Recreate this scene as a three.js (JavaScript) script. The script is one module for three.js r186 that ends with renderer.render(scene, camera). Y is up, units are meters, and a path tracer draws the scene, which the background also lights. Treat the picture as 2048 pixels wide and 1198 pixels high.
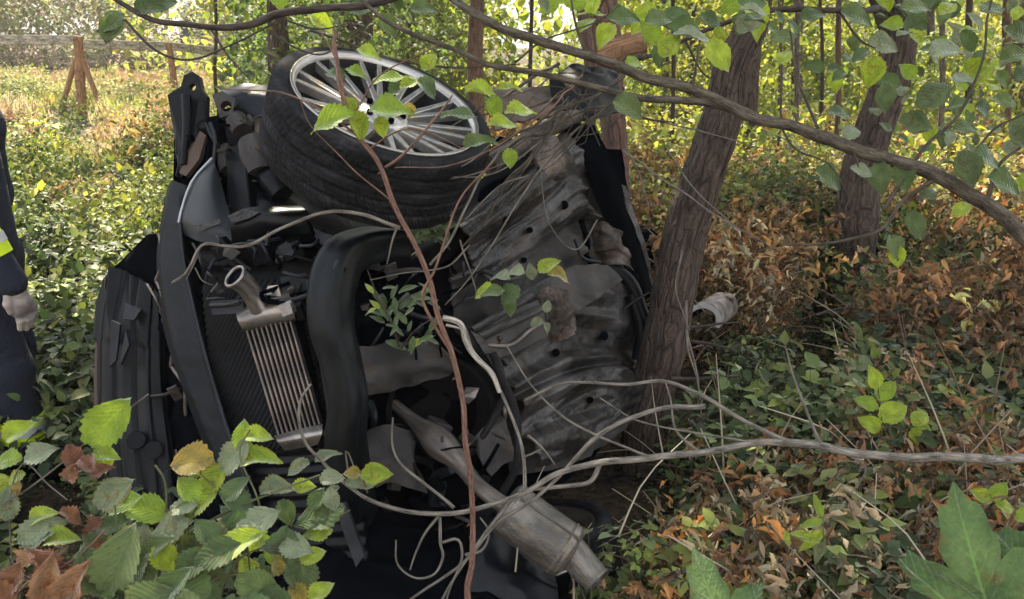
import * as THREE from 'three';
import { mergeGeometries } from 'three/addons/utils/BufferGeometryUtils.js';
import { MarchingCubes } from 'three/addons/objects/MarchingCubes.js';

// ------------------------------------------------------------------ camera, sky, sun, exposure
const W0 = 2048, H0 = 1198, FPX = 1577, PITCH = 18.5 * Math.PI / 180, EYE = new THREE.Vector3(0, 1.7, 0);
const scene = new THREE.Scene();
const camera = new THREE.PerspectiveCamera(2 * Math.atan(H0 / 2 / FPX) * 180 / Math.PI, W0 / H0, 0.05, 400);
camera.position.copy(EYE); camera.rotation.x = -PITCH;
camera.focus = 2.4; camera.userData.fStop = 9;
const SUN = new THREE.Vector3(-0.22, 0.74, -0.62).normalize();
{
  const w = 256, h = 128, d = new Float32Array(w * h * 4);
  for (let j = 0; j < h; j++) for (let i = 0; i < w; i++) {
    const th = (j + 0.5) / h * Math.PI - Math.PI / 2, e = Math.sin(th);
    const k = Math.max(0, e);
    const q = 0.5, r = q * (1.0 - 0.42 * Math.pow(k, 0.6)), g = q * (1.0 - 0.35 * Math.pow(k, 0.6)), b = q * (0.99 - 0.25 * Math.pow(k, 0.6));
    d.set([r, g, b, 1], (j * w + i) * 4);
  }
  const t = new THREE.DataTexture(d, w, h, THREE.RGBAFormat, THREE.FloatType);
  t.mapping = THREE.EquirectangularReflectionMapping; t.magFilter = THREE.LinearFilter; t.needsUpdate = true;
  scene.background = t; scene.environment = t;
  scene.backgroundIntensity = 1; scene.environmentIntensity = 1;
}
const sun = new THREE.DirectionalLight(new THREE.Color(1, 0.89, 0.70), 5);
sun.position.copy(SUN).multiplyScalar(30); sun.castShadow = true;
Object.assign(sun.shadow.camera, { left: -25, right: 25, top: 25, bottom: -25, near: 1, far: 90 });
sun.shadow.mapSize.set(4096, 4096); sun.shadow.radius = 1;
scene.add(sun, sun.target);
scene.fog = new THREE.FogExp2(new THREE.Color(1, 0.96, 0.86), 0.0016);
const renderer = new THREE.WebGLRenderer({ antialias: true });
renderer.setSize(1024, 599);
renderer.toneMapping = THREE.LinearToneMapping;
renderer.toneMappingExposure = 3.8;
renderer.shadowMap.enabled = true;

// ------------------------------------------------------------------ helpers
const V = (x, y, z) => new THREE.Vector3(x, y, z);
function rng(seed) { let a = seed >>> 0; return () => { a = (a + 0x6D2B79F5) >>> 0; let t = a; t = Math.imul(t ^ (t >>> 15), t | 1); t ^= t + Math.imul(t ^ (t >>> 7), t | 61); return ((t ^ (t >>> 14)) >>> 0) / 4294967296; }; }
const hash = (x, y, z) => { let h = Math.imul(x, 374761393) + Math.imul(y, 668265263) + Math.imul(z, 2147483647 - 1274126177); h = Math.imul(h ^ (h >>> 13), 1274126177); return ((h ^ (h >>> 16)) >>> 0) / 4294967296; };
const sm = t => t * t * (3 - 2 * t), mix = (a, b, t) => a + (b - a) * t, clamp = (x, a = 0, b = 1) => Math.min(b, Math.max(a, x));
function noise3(x, y, z = 0) {
  const i = Math.floor(x), j = Math.floor(y), k = Math.floor(z), u = sm(x - i), v = sm(y - j), w = sm(z - k);
  const l = (a, b, c) => hash(i + a, j + b, k + c);
  return mix(mix(mix(l(0, 0, 0), l(1, 0, 0), u), mix(l(0, 1, 0), l(1, 1, 0), u), v), mix(mix(l(0, 0, 1), l(1, 0, 1), u), mix(l(0, 1, 1), l(1, 1, 1), u), v), w) * 2 - 1;
}
const fbm = (x, y, z = 0, o = 4) => { let s = 0, a = 0.5; for (let i = 0; i < o; i++) { s += a * noise3(x, y, z); x *= 2.03; y *= 2.03; z *= 2.03; a *= 0.5; } return s; };
const ridge = (x, y, z = 0) => 1 - Math.abs(noise3(x, y, z)) * 2;
// a pixel of the photograph to a ray; points at a depth along the lens axis (P) or on a plane of constant z (Pz)
const CP = Math.cos(PITCH), SP = Math.sin(PITCH);
const RIGHT = V(1, 0, 0), UPC = V(0, CP, -SP), FWD = V(0, -SP, -CP);
function ray(px, py) { return FWD.clone().addScaledVector(RIGHT, (px - W0 / 2) / FPX).addScaledVector(UPC, -(py - H0 / 2) / FPX); }
const P = (px, py, d) => ray(px, py).multiplyScalar(d).add(EYE);
const Pz = (px, py, z) => { const r = ray(px, py); return r.multiplyScalar(z / r.z).add(EYE); };
const pts = (d, ...a) => a.map(p => P(p[0], p[1], p[2] ?? d));

const used = {};
function numbered(n) { const k = used[n] = (used[n] ?? -1) + 1; return k ? `${n}_${String(k).padStart(3, '0')}` : n; }
function shadow(o) { o.castShadow = o.receiveShadow = true; return o; }
function thing(name, label, category, pos = V(0, 0, 0), group) {
  const o = new THREE.Group(); o.name = numbered(name); o.position.copy(pos); o.userData = { label, category };
  if (group) o.userData.group = group;
  scene.add(o); return o;
}
function part(name, geo, mat, parent, label) {   // geometry in world axes, set under its thing
  const g = geo.clone(); const o = parent; let p = V(0, 0, 0);
  for (let q = o; q && q !== scene; q = q.parent) p.add(q.position);
  g.translate(-p.x, -p.y, -p.z);
  const m = shadow(new THREE.Mesh(g, mat)); m.name = name; if (label) m.userData.label = label;
  parent.add(m); return m;
}
function single(name, geo, mat, userData) { const m = shadow(new THREE.Mesh(geo, mat)); m.name = numbered(name); m.userData = userData; scene.add(m); return m; }
function clean(g) { const r = g.index ? g.toNonIndexed() : g; for (const k of Object.keys(r.attributes)) if (!['position', 'normal', 'uv'].includes(k)) r.deleteAttribute(k); return r; }
const merge = list => mergeGeometries(list.map(clean));
function fromGrid(f, nu, nv, closeU = false) {   // f(u,v) -> Vector3
  const pos = [], uv = [], idx = [];
  for (let j = 0; j <= nv; j++) for (let i = 0; i <= nu; i++) { const p = f(i / nu, j / nv); pos.push(p.x, p.y, p.z); uv.push(i / nu, j / nv); }
  for (let j = 0; j < nv; j++) for (let i = 0; i < nu; i++) { const a = j * (nu + 1) + i, b = a + 1, c = a + nu + 1, d = c + 1; idx.push(a, b, d, a, d, c); }
  const g = new THREE.BufferGeometry();
  g.setAttribute('position', new THREE.Float32BufferAttribute(pos, 3)); g.setAttribute('uv', new THREE.Float32BufferAttribute(uv, 2)); g.setIndex(idx);
  g.computeVertexNormals();
  if (closeU) { const n = g.attributes.normal; for (let j = 0; j <= nv; j++) { const a = j * (nu + 1), b = a + nu; const v = V(n.getX(a) + n.getX(b), n.getY(a) + n.getY(b), n.getZ(a) + n.getZ(b)).normalize(); n.setXYZ(a, v.x, v.y, v.z); n.setXYZ(b, v.x, v.y, v.z); } }
  return g;
}
// tapered tube through points; r is a number, [start, end] or a function of t; rough = lumpiness
function tube(points, r, { radial = 7, step = 0.03, rough = 0, seed = 1, jitter = 0, cap = true, uvLen = 1, disp = null } = {}) {
  const c = points.length > 2 ? new THREE.CatmullRomCurve3(points, false, 'centripetal') : new THREE.LineCurve3(points[0], points[1]);
  const len = c.getLength(), n = Math.max(2, Math.min(400, Math.round(len / step)));
  const fr = c.getSpacedPoints(n); const R = typeof r === 'function' ? r : Array.isArray(r) ? t => mix(r[0], r[1], t) : () => r;
  if (jitter) for (let i = 1; i < n; i++) { const s = seed * 13.7; const q = i * step * 11; fr[i].add(V(noise3(q, s), noise3(q, s + 9), noise3(q, s + 18)).multiplyScalar(jitter * Math.min(1, i / 6, (n - i) / 6))); }
  const tan = fr.map((p, i) => fr[Math.min(n, i + 1)].clone().sub(fr[Math.max(0, i - 1)]).normalize());
  let nrm = Math.abs(tan[0].y) < 0.9 ? V(0, 1, 0) : V(1, 0, 0); nrm.cross(tan[0]).normalize();
  const N = [], B = [];
  for (let i = 0; i <= n; i++) { nrm = nrm.clone().addScaledVector(tan[i], -nrm.dot(tan[i])).normalize(); N.push(nrm); B.push(tan[i].clone().cross(nrm)); }
  const g = fromGrid((u, v) => {
    const i = Math.round(v * n), a = u * Math.PI * 2, cu = Math.cos(a), su = Math.sin(a);
    let rr = R(i / n); if (rough) rr *= 1 + rough * fbm(cu * 1.3 + seed * 7, su * 1.3, i * step * 9, 3) * 2; if (disp) rr += disp(cu, su, i / n * len);
    return fr[i].clone().addScaledVector(N[i], cu * rr).addScaledVector(B[i], su * rr);
  }, radial, n, true);
  const uv = g.attributes.uv; for (let k = 0; k < uv.count; k++) uv.setXY(k, uv.getX(k) * uvLen, uv.getY(k) * len);
  if (!cap) return g;
  const ends = [[0, -1], [n, 1]].map(([i, s]) => {
    const f = [fr[i].x, fr[i].y, fr[i].z], q = [0, 0], ix = [];
    for (let k = 0; k < radial; k++) { const a = k / radial * Math.PI * 2, p = fr[i].clone().addScaledVector(N[i], Math.cos(a) * R(i / n)).addScaledVector(B[i], Math.sin(a) * R(i / n)); f.push(p.x, p.y, p.z); q.push(Math.cos(a) * 0.1, Math.sin(a) * 0.1); }
    for (let k = 0; k < radial; k++) s > 0 ? ix.push(0, 1 + k, 1 + (k + 1) % radial) : ix.push(0, 1 + (k + 1) % radial, 1 + k);
    const e = new THREE.BufferGeometry(); e.setAttribute('position', new THREE.Float32BufferAttribute(f, 3)); e.setAttribute('uv', new THREE.Float32BufferAttribute(q, 2)); e.setIndex(ix); e.computeVertexNormals(); return e;
  });
  return merge([g, ...ends]);
}
// a plate cut to an outline of [px, py, depth], real thickness away from the camera, bevel-free but crumpled a little
function plate(outline, thick = 0.012, hole = null, bend = 0.0, seed = 3) {
  const o2 = outline.map(p => new THREE.Vector2(p[0], -p[1])), world = outline.map(p => P(...p));
  const holes = []; let all = world.slice();
  if (hole) { const h2 = [], n = 14; for (let k = 0; k < n; k++) { const a = k / n * Math.PI * 2, x = hole[0] + Math.cos(a) * hole[2], y = hole[1] + Math.sin(a) * hole[2]; h2.push(new THREE.Vector2(x, -y)); all.push(P(x, y, hole[3])); } holes.push(h2); }
  if (THREE.ShapeUtils.area(o2) < 0) { o2.reverse(); world.reverse(); all = [...world, ...all.slice(world.length)]; }
  const tri = THREE.ShapeUtils.triangulateShape(o2, holes);
  const cen = all.reduce((s, p) => s.add(p), V(0, 0, 0)).divideScalar(all.length);
  const nm = V(0, 0, 0); for (const t of tri) nm.add(all[t[1]].clone().sub(all[t[0]]).cross(all[t[2]].clone().sub(all[t[0]])));
  nm.normalize(); if (nm.dot(EYE.clone().sub(cen)) < 0) nm.negate();
  const pos = [], uv = []; const push = (p) => { pos.push(p.x, p.y, p.z); uv.push(p.x + p.z, p.y); };
  const bk = all.map(p => p.clone().addScaledVector(nm, -thick));
  const flip = (() => { const t = tri[0]; return all[t[1]].clone().sub(all[t[0]]).cross(all[t[2]].clone().sub(all[t[0]])).dot(nm) < 0; })();
  for (const t of tri) { const [a, b, c] = flip ? [t[0], t[2], t[1]] : t; push(all[a]); push(all[b]); push(all[c]); push(bk[a]); push(bk[c]); push(bk[b]); }
  const loop = (s, n, rev) => { for (let k = 0; k < n; k++) { let a = s + k, b = s + (k + 1) % n; if (rev !== flip) [a, b] = [b, a]; push(all[a]); push(bk[a]); push(bk[b]); push(all[a]); push(bk[b]); push(all[b]); } };
  loop(0, world.length, false); if (hole) loop(world.length, 14, true);
  const g = new THREE.BufferGeometry(); g.setAttribute('position', new THREE.Float32BufferAttribute(pos, 3)); g.setAttribute('uv', new THREE.Float32BufferAttribute(uv, 2)); g.computeVertexNormals();
  return g;
}
// sheet through a net of control points (rows of [px,py,depth]) with a displacement along its normal, and a back
function sheet(rows, nu, nv, disp = () => 0, thick = 0.006, lin = false) {
  const C = rows.map(r => { const q = r.map(p => P(...p)); return lin ? { getPoint(u) { const k = u * (q.length - 1), i = Math.min(q.length - 2, Math.floor(k)); return q[i].clone().lerp(q[i + 1], sm(sm(k - i)) * 0.25 + (k - i) * 0.75); } } : new THREE.CatmullRomCurve3(q, false, 'centripetal'); });
  const base = (u, v) => { const col = new THREE.CatmullRomCurve3(C.map(c => c.getPoint(u)), false, 'centripetal'); return col.getPoint(v); };
  const G = []; for (let j = 0; j <= nv; j++) { G.push([]); for (let i = 0; i <= nu; i++) G[j].push(base(i / nu, j / nv)); }
  const at = (i, j) => G[clamp(j, 0, nv)][clamp(i, 0, nu)];
  const nor = (i, j) => { const n = at(i + 1, j).clone().sub(at(i - 1, j)).cross(at(i, j + 1).clone().sub(at(i, j - 1))).normalize(); return n.dot(EYE.clone().sub(at(i, j))) < 0 ? n.negate() : n; };
  const f = off => fromGrid((u, v) => { const i = Math.round(u * nu), j = Math.round(v * nv), p = at(i, j); return p.clone().addScaledVector(nor(i, j), disp(u, v, p) + off); }, nu, nv);
  const a = f(0), b = f(-thick); const uv = a.attributes.uv, ps = a.attributes.position;
  for (let k = 0; k < uv.count; k++) { uv.setXY(k, ps.getX(k) * 0.8 - ps.getZ(k) * 0.6, ps.getY(k)); b.attributes.uv.setXY(k, uv.getX(k), uv.getY(k)); }
  return merge([a, b]);
}
function boxAt(center, x, y, z, sx, sy, sz, bev = 0.004) {   // oriented box, chamfered, axes x,y (z derived)
  const s = new THREE.Shape(); const a = sx / 2 - bev, b = sy / 2 - bev;
  s.moveTo(-a, -b); s.lineTo(a, -b); s.lineTo(a, b); s.lineTo(-a, b); s.closePath();
  const g = new THREE.ExtrudeGeometry(s, { depth: sz - 2 * bev, bevelEnabled: true, bevelThickness: bev, bevelSize: bev, bevelSegments: 1 }); g.translate(0, 0, -sz / 2 + bev);
  const X = x.clone().normalize(), Z = (z ?? x.clone().cross(y)).clone().normalize(), Y = Z.clone().cross(X).normalize(); Z.copy(X.clone().cross(Y));
  g.applyMatrix4(new THREE.Matrix4().makeBasis(X, Y, Z).setPosition(center)); return g;
}
// ------------------------------------------------------------------ textures and materials
function tileNoise(u, v, per, seed) {
  const x = u * per, y = v * per, i = Math.floor(x), j = Math.floor(y), a = sm(x - i), b = sm(y - j), m = k => ((k % per) + per) % per;
  const l = (p, q) => hash(m(i + p), m(j + q), seed);
  return mix(mix(l(0, 0), l(1, 0), a), mix(l(0, 1), l(1, 1), a), b);
}
const tfbm = (u, v, per, seed, o = 4) => { let s = 0, a = 0.5, t = 0; for (let k = 0; k < o; k++) { s += a * tileNoise(u, v, per, seed + k); t += a; per *= 2; a *= 0.55; } return s / t; };
function tex(size, f, srgb = false) {
  const d = new Uint8Array(size * size * 4);
  for (let j = 0; j < size; j++) for (let i = 0; i < size; i++) { const c = f(i / size, j / size); const k = (j * size + i) * 4; if (Array.isArray(c)) { d[k] = clamp(c[0]) * 255; d[k + 1] = clamp(c[1]) * 255; d[k + 2] = clamp(c[2]) * 255; } else d[k] = d[k + 1] = d[k + 2] = clamp(c) * 255; d[k + 3] = 255; }
  const t = new THREE.DataTexture(d, size, size); t.wrapS = t.wrapT = THREE.RepeatWrapping; t.magFilter = THREE.LinearFilter; t.minFilter = THREE.LinearFilter; if (srgb) t.colorSpace = THREE.SRGBColorSpace; t.needsUpdate = true; return t;
}
const rep = (t, x, y) => { const c = t.clone(); c.repeat.set(x, y); c.needsUpdate = true; return c; };
const std = (r, g, b, o = {}) => { const m = new THREE.MeshStandardMaterial({ roughness: 0.8, side: THREE.DoubleSide, ...o }); m.color.setRGB(r, g, b); return m; };
const phys = (r, g, b, o = {}) => { const m = new THREE.MeshPhysicalMaterial({ roughness: 0.8, side: THREE.DoubleSide, ...o }); m.color.setRGB(r, g, b); return m; };
const lin = c => c <= 0.04045 ? c / 12.92 : ((c + 0.055) / 1.055) ** 2.4;

const grimeT = tex(512, (u, v) => { const a = tfbm(u, v, 4, 11, 6), b = tfbm(u, v, 16, 31, 4), c = tfbm(u, v, 64, 51, 2); const k = clamp(0.35 + (a - 0.5) * 2.2 + (b - 0.5) * 0.7 + (c - 0.5) * 0.5); const m = clamp((b - 0.55) * 5); return [mix(0.45, 1, k), mix(0.43, 0.96, k) * (1 - m * 0.12), mix(0.42, 0.93, k) * (1 - m * 0.3)]; });
const floorT = tex(512, (u, v) => { const a = tfbm(u, v, 4, 211, 6), b = tn2(u, v, 12, 40, 213), c = tn2(u, v, 90, 90, 215), e = tfbm(u, v, 10, 217, 5), s = Math.abs(tn2(u + 0.02 * tn2(u, v, 20, 20, 3), v, 70, 9, 219) - 0.5); let k = 0.3 + (a - 0.45) * 1.5 + (b - 0.5) * 0.25 + (c - 0.5) * 0.35; if (s < 0.015) k += 0.35; const m = clamp((e - 0.52) * 6) * 0.45; k = clamp(k, 0.08, 1.1); return [mix(k, 0.42 * k + 0.22, m), mix(k * 0.97, 0.33 * k + 0.15, m), mix(k * 0.97, 0.25 * k + 0.09, m)]; });
const dustT = tex(512, (u, v) => { const a = tfbm(u, v, 5, 311, 6), b = tn2(u, v, 8, 50, 313), c = tn2(u, v, 80, 80, 315), s = Math.abs(tn2(u + 0.03 * tn2(u, v, 14, 14, 3), v + 0.02 * tn2(u, v, 9, 9, 4), 60, 7, 319) - 0.5), s2 = Math.abs(tn2(u, v + 0.04 * tn2(u, v, 12, 12, 5), 8, 70, 321) - 0.5); let k = 0.08 + 0.42 * clamp((a - 0.46) * 2.6) + 0.18 * clamp((b - 0.55) * 3) + 0.12 * c; if (s < 0.012 && a > 0.45) k += 0.4; if (s2 < 0.01 && a < 0.55) k += 0.35; return [k, k * 0.97, k * 0.95]; });
const grimeRough = tex(256, (u, v) => 0.45 + 0.5 * tfbm(u, v, 8, 71, 5));
const fineBump = tex(256, (u, v) => tfbm(u, v, 32, 91, 3));
function tn2(u, v, pu, pv, seed) { const x = u * pu, y = v * pv, i = Math.floor(x), j = Math.floor(y), a = sm(x - i), b = sm(y - j), m = (k, p) => ((k % p) + p) % p, l = (p, q) => hash(m(i + p, pu), m(j + q, pv), seed); return mix(mix(l(0, 0), l(1, 0), a), mix(l(0, 1), l(1, 1), a), b); }
const barkT = tex(1024, (u, v) => {   // long plates parted by dark fissures, flaky edges
  const w = (tn2(u, v, 6, 4, 5) - 0.5) * 0.06 + (tn2(u, v, 24, 12, 6) - 0.5) * 0.016, uu = u + w, vv = v + w * 0.6;
  const f1 = Math.abs(tn2(uu, vv, 16, 4, 17) - 0.5), f2 = Math.abs(tn2(uu, vv, 30, 9, 18) - 0.5), f3 = Math.abs(tn2(uu, vv, 12, 14, 19) - 0.5);
  const fis = Math.min(clamp(f1 * 9), 0.35 + clamp(f2 * 7), 0.5 + clamp(f3 * 9)); const q = tn2(u, v, 150, 60, 23), q2 = tn2(u, v, 70, 200, 24), l = tfbm(u, v, 4, 29, 4), s = tn2(u, v, 40, 10, 31);
  const k = clamp(0.12 + fis * (0.5 + 0.55 * s) + (q - 0.5) * 0.28 + (q2 - 0.5) * 0.18); const g = clamp((l - 0.5) * 3);
  return [mix(0.12, 0.95, k) * (1 - 0.05 * g), mix(0.10, 0.82, k) * (1 + 0.10 * g), mix(0.10, 0.76, k) * (1 + 0.14 * g)];
});
const leafTex = (n, asym, sd, blot, edge) => tex(256, (u, v) => {   // u across, v along; white-ish multiplier with veins, blotches, browned edges
  const x = Math.abs(u - 0.5) * 2, s = (v + x * 0.28 + (u > 0.5 ? asym : 0) + 0.02 * tfbm(u, v, 6, sd + 9, 2)) * n, vein = Math.exp(-(((s - Math.round(s)) * 7) ** 2)) * clamp(1.1 - x), mid = Math.exp(-((x * 18) ** 2));
  const b = tfbm(u, v, 4, sd, 5), f = tfbm(u, v, 40, sd + 2, 2); let k = 0.74 + (b - 0.5) * 0.75 + (f - 0.5) * 0.3 + vein * 0.10 + mid * 0.22;
  const spot = clamp(clamp((tfbm(u, v, 9, sd + 6, 4) - blot) * 10) + edge * clamp((x + Math.abs(v - 0.5) * 0.7 - 0.95 + (b - 0.5) * 0.8) * 5));
  return [k * mix(1, 0.95, spot), k * mix(1, 0.62, spot), k * mix(0.95, 0.4, spot)];
});
const leafT = leafTex(9, 0.03, 41, 0.66, 0), leafT2 = leafTex(7, 0.06, 441, 0.62, 0.8), leafT3 = leafTex(11, -0.04, 841, 0.72, 0.3);
const leafBump = tex(256, (u, v) => { const x = Math.abs(u - 0.5) * 2, s = (v + x * 0.28) * 9, d = Math.abs(s - Math.round(s)); return 0.3 + 0.9 * d + 0.15 * tfbm(u, v, 30, 3, 2) - 0.25 * Math.exp(-((x * 14) ** 2)); });
const mapleT = tex(512, (u, v) => {
  const x = (u - 0.5) / 0.6, z = v / 0.85; let d = 1, side = 1;
  for (const [deg, l] of [[-118, 0.42], [-62, 0.82], [0, 1.0], [62, 0.82], [118, 0.42]]) {
    const a = deg * Math.PI / 180, tx = Math.sin(a) * l * 0.72, tz = 0.36 + Math.cos(a) * l * 0.72 - 0.12, L2 = tx * tx + tz * tz, zz = z - 0.12, t = clamp((x * tx + zz * tz) / L2), c = Math.hypot(x - tx * t, zz - tz * t);
    d = Math.min(d, c / (1.3 - t)); const s = (t - c * 1.3 / Math.sqrt(L2)) * 9, k = Math.abs(s - Math.round(s)); if (c < 0.2 && t > 0.05 && t < 0.98) side = Math.min(side, k * 0.11 + c * 0.06);
  }
  const b = tfbm(u, v, 6, 141, 4), f = tfbm(u, v, 60, 143, 2), m = Math.exp(-((d / 0.011) ** 2)), q = Math.exp(-((side / 0.012) ** 2)); const sp = clamp((tfbm(u, v, 9, 151, 4) - 0.64) * 8); const k = 0.5 + (b - 0.5) * 0.6 + (f - 0.5) * 0.3 + m * 0.5 + q * 0.25;
  return [k * (1 + 0.35 * m + 0.5 * sp + (b - 0.5) * 0.5), k * (1 - 0.1 * sp), k * (1 + 0.15 * m - 0.4 * sp)];
});
const twigT = tex(256, (u, v) => { const a = tfbm(u, v, 8, 61, 4), b = tfbm(u, v, 32, 63, 3); const k = 0.55 + (a - 0.5) * 1.1 + (b - 0.5) * 0.5; return [k, k * 0.97, k * 0.93]; });
const soilT = tex(512, (u, v) => { const a = tfbm(u, v, 8, 81, 6), b = tfbm(u, v, 64, 83, 2); const k = 0.4 + (a - 0.5) * 1.2 + (b - 0.5) * 0.8; return [k, k * 0.85, k * 0.66]; });

const M = {
  plastic: phys(0.011, 0.013, 0.021, { specularIntensity: 0.4, map: rep(dustT, 2.3, 2.3), roughness: 0.62, roughnessMap: grimeRough, bumpMap: fineBump, bumpScale: 0.0006 }),
  plasticGrey: phys(0.03, 0.034, 0.045, { specularIntensity: 0.5, map: rep(grimeT, 3.1, 3.1), roughness: 0.65, roughnessMap: grimeRough }),
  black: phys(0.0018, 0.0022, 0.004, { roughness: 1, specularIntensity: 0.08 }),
  paint: phys(0.009, 0.013, 0.024, { specularIntensity: 0.5, map: rep(dustT, 1.7, 1.7), roughness: 0.5, roughnessMap: grimeRough, clearcoat: 0.08, clearcoatRoughness: 0.35 }),
  rubber: phys(0.05, 0.05, 0.06, { specularIntensity: 0.5, map: rep(dustT, 1, 3), roughness: 0.8, bumpMap: fineBump, bumpScale: 0.0004 }),
  floor: std(0.135, 0.128, 0.128, { map: rep(floorT, 1.6, 1.6), roughness: 0.6, metalness: 0.25, roughnessMap: grimeRough, bumpMap: rep(floorT, 3, 3), bumpScale: 0.003 }),
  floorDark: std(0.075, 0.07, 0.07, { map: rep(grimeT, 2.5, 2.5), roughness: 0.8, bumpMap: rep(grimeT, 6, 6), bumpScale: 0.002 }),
  tan: std(0.24, 0.19, 0.155, { map: rep(floorT, 2.4, 2.4), bumpMap: rep(floorT, 3, 3), bumpScale: 0.003, roughness: 0.8 }),
  alu: std(0.42, 0.40, 0.39, { metalness: 0.75, roughness: 0.45, map: rep(grimeT, 4, 4), roughnessMap: grimeRough }),
  fin: std(0.30, 0.27, 0.26, { metalness: 0.6, roughness: 0.5, map: rep(grimeT, 4, 4) }),
  rim: std(0.74, 0.74, 0.74, { map: rep(grimeT, 1.5, 1.5), metalness: 0.6, roughness: 0.36, roughnessMap: grimeRough }),
  muffler: std(0.25, 0.235, 0.215, { metalness: 0.55, roughness: 0.55, map: rep(grimeT, 3.5, 3.5), roughnessMap: grimeRough, bumpMap: rep(grimeT, 5, 5), bumpScale: 0.003 }),
  pipe: std(0.22, 0.20, 0.19, { metalness: 0.5, roughness: 0.45, map: rep(grimeT, 4, 4) }),
  bark: std(0.135, 0.108, 0.092, { map: rep(barkT, 2, 1.5), bumpMap: rep(barkT, 2, 1.5), bumpScale: 0.015, roughness: 0.95 }),
  barkRed: std(0.24, 0.16, 0.13, { map: rep(barkT, 2, 1.5), bumpMap: rep(barkT, 2, 1.5), bumpScale: 0.01, roughness: 0.95 }),
  barkGrey: std(0.20, 0.17, 0.145, { map: rep(twigT, 2, 3), bumpMap: rep(twigT, 2, 3), bumpScale: 0.004, roughness: 0.95 }),
  twigGrey: std(0.40, 0.36, 0.31, { map: rep(twigT, 2, 4), roughness: 0.9, bumpMap: rep(twigT, 2, 6), bumpScale: 0.002 }),
  twigPale: std(0.66, 0.61, 0.53, { map: rep(twigT, 2, 4), roughness: 0.85 }),
  twigDark: std(0.10, 0.075, 0.065, { map: rep(twigT, 2, 4), roughness: 0.9 }),
  twigRed: std(0.30, 0.15, 0.10, { map: rep(twigT, 2, 5), roughness: 0.7 }),
  branch: std(0.20, 0.165, 0.125, { map: rep(twigT, 2, 4), roughness: 0.9, bumpMap: rep(twigT, 2, 6), bumpScale: 0.003 }),
  wood: std(0.42, 0.26, 0.15, { map: rep(barkT, 1, 1.5), roughness: 0.9 }),
  stemGreen: std(0.18, 0.2, 0.08, { map: rep(twigT, 2, 4), roughness: 0.7 }),
};
let leafKind = 0;
const leafMat = (r, g, b, tr = 0.42, coat = 0.3) => phys(r, g, b, { map: [leafT, leafT2, leafT3][leafKind++ % 3], bumpMap: leafBump, bumpScale: 0.0025, roughness: 0.97, transmission: tr, thickness: 0, clearcoat: coat * 0.5, clearcoatRoughness: 0.38 });
const mapleMat = (r, g, b) => phys(r, g, b, { map: mapleT, bumpMap: mapleT, bumpScale: -0.006, roughness: 0.97, transmission: 0.4, thickness: 0, clearcoat: 0.22, clearcoatRoughness: 0.4 });
const L = {
  maple: [mapleMat(0.17, 0.33, 0.075), mapleMat(0.20, 0.36, 0.085)],
  green: [leafMat(0.13, 0.21, 0.045), leafMat(0.10, 0.175, 0.04), leafMat(0.17, 0.25, 0.055), leafMat(0.12, 0.195, 0.06, 0.35, 0.45)],
  lime: [leafMat(0.50, 0.68, 0.03, 0.55, 0.1), leafMat(0.58, 0.74, 0.04, 0.55, 0.1), leafMat(0.40, 0.58, 0.03, 0.55, 0.1)],
  yellow: [leafMat(0.52, 0.44, 0.06, 0.5, 0.15), leafMat(0.5, 0.36, 0.06, 0.5, 0.1)],
  pale: [leafMat(0.32, 0.37, 0.22, 0.3, 0.45), leafMat(0.26, 0.32, 0.17, 0.3, 0.45)],
  brown: [leafMat(0.38, 0.17, 0.08, 0.3, 0.05), leafMat(0.30, 0.12, 0.06, 0.3, 0.05), leafMat(0.46, 0.25, 0.12, 0.3, 0.05)],
  blue: [leafMat(0.14, 0.205, 0.06, 0.4, 0.3), leafMat(0.18, 0.25, 0.075, 0.4, 0.3), leafMat(0.12, 0.18, 0.05, 0.4, 0.3)],
};
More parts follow.
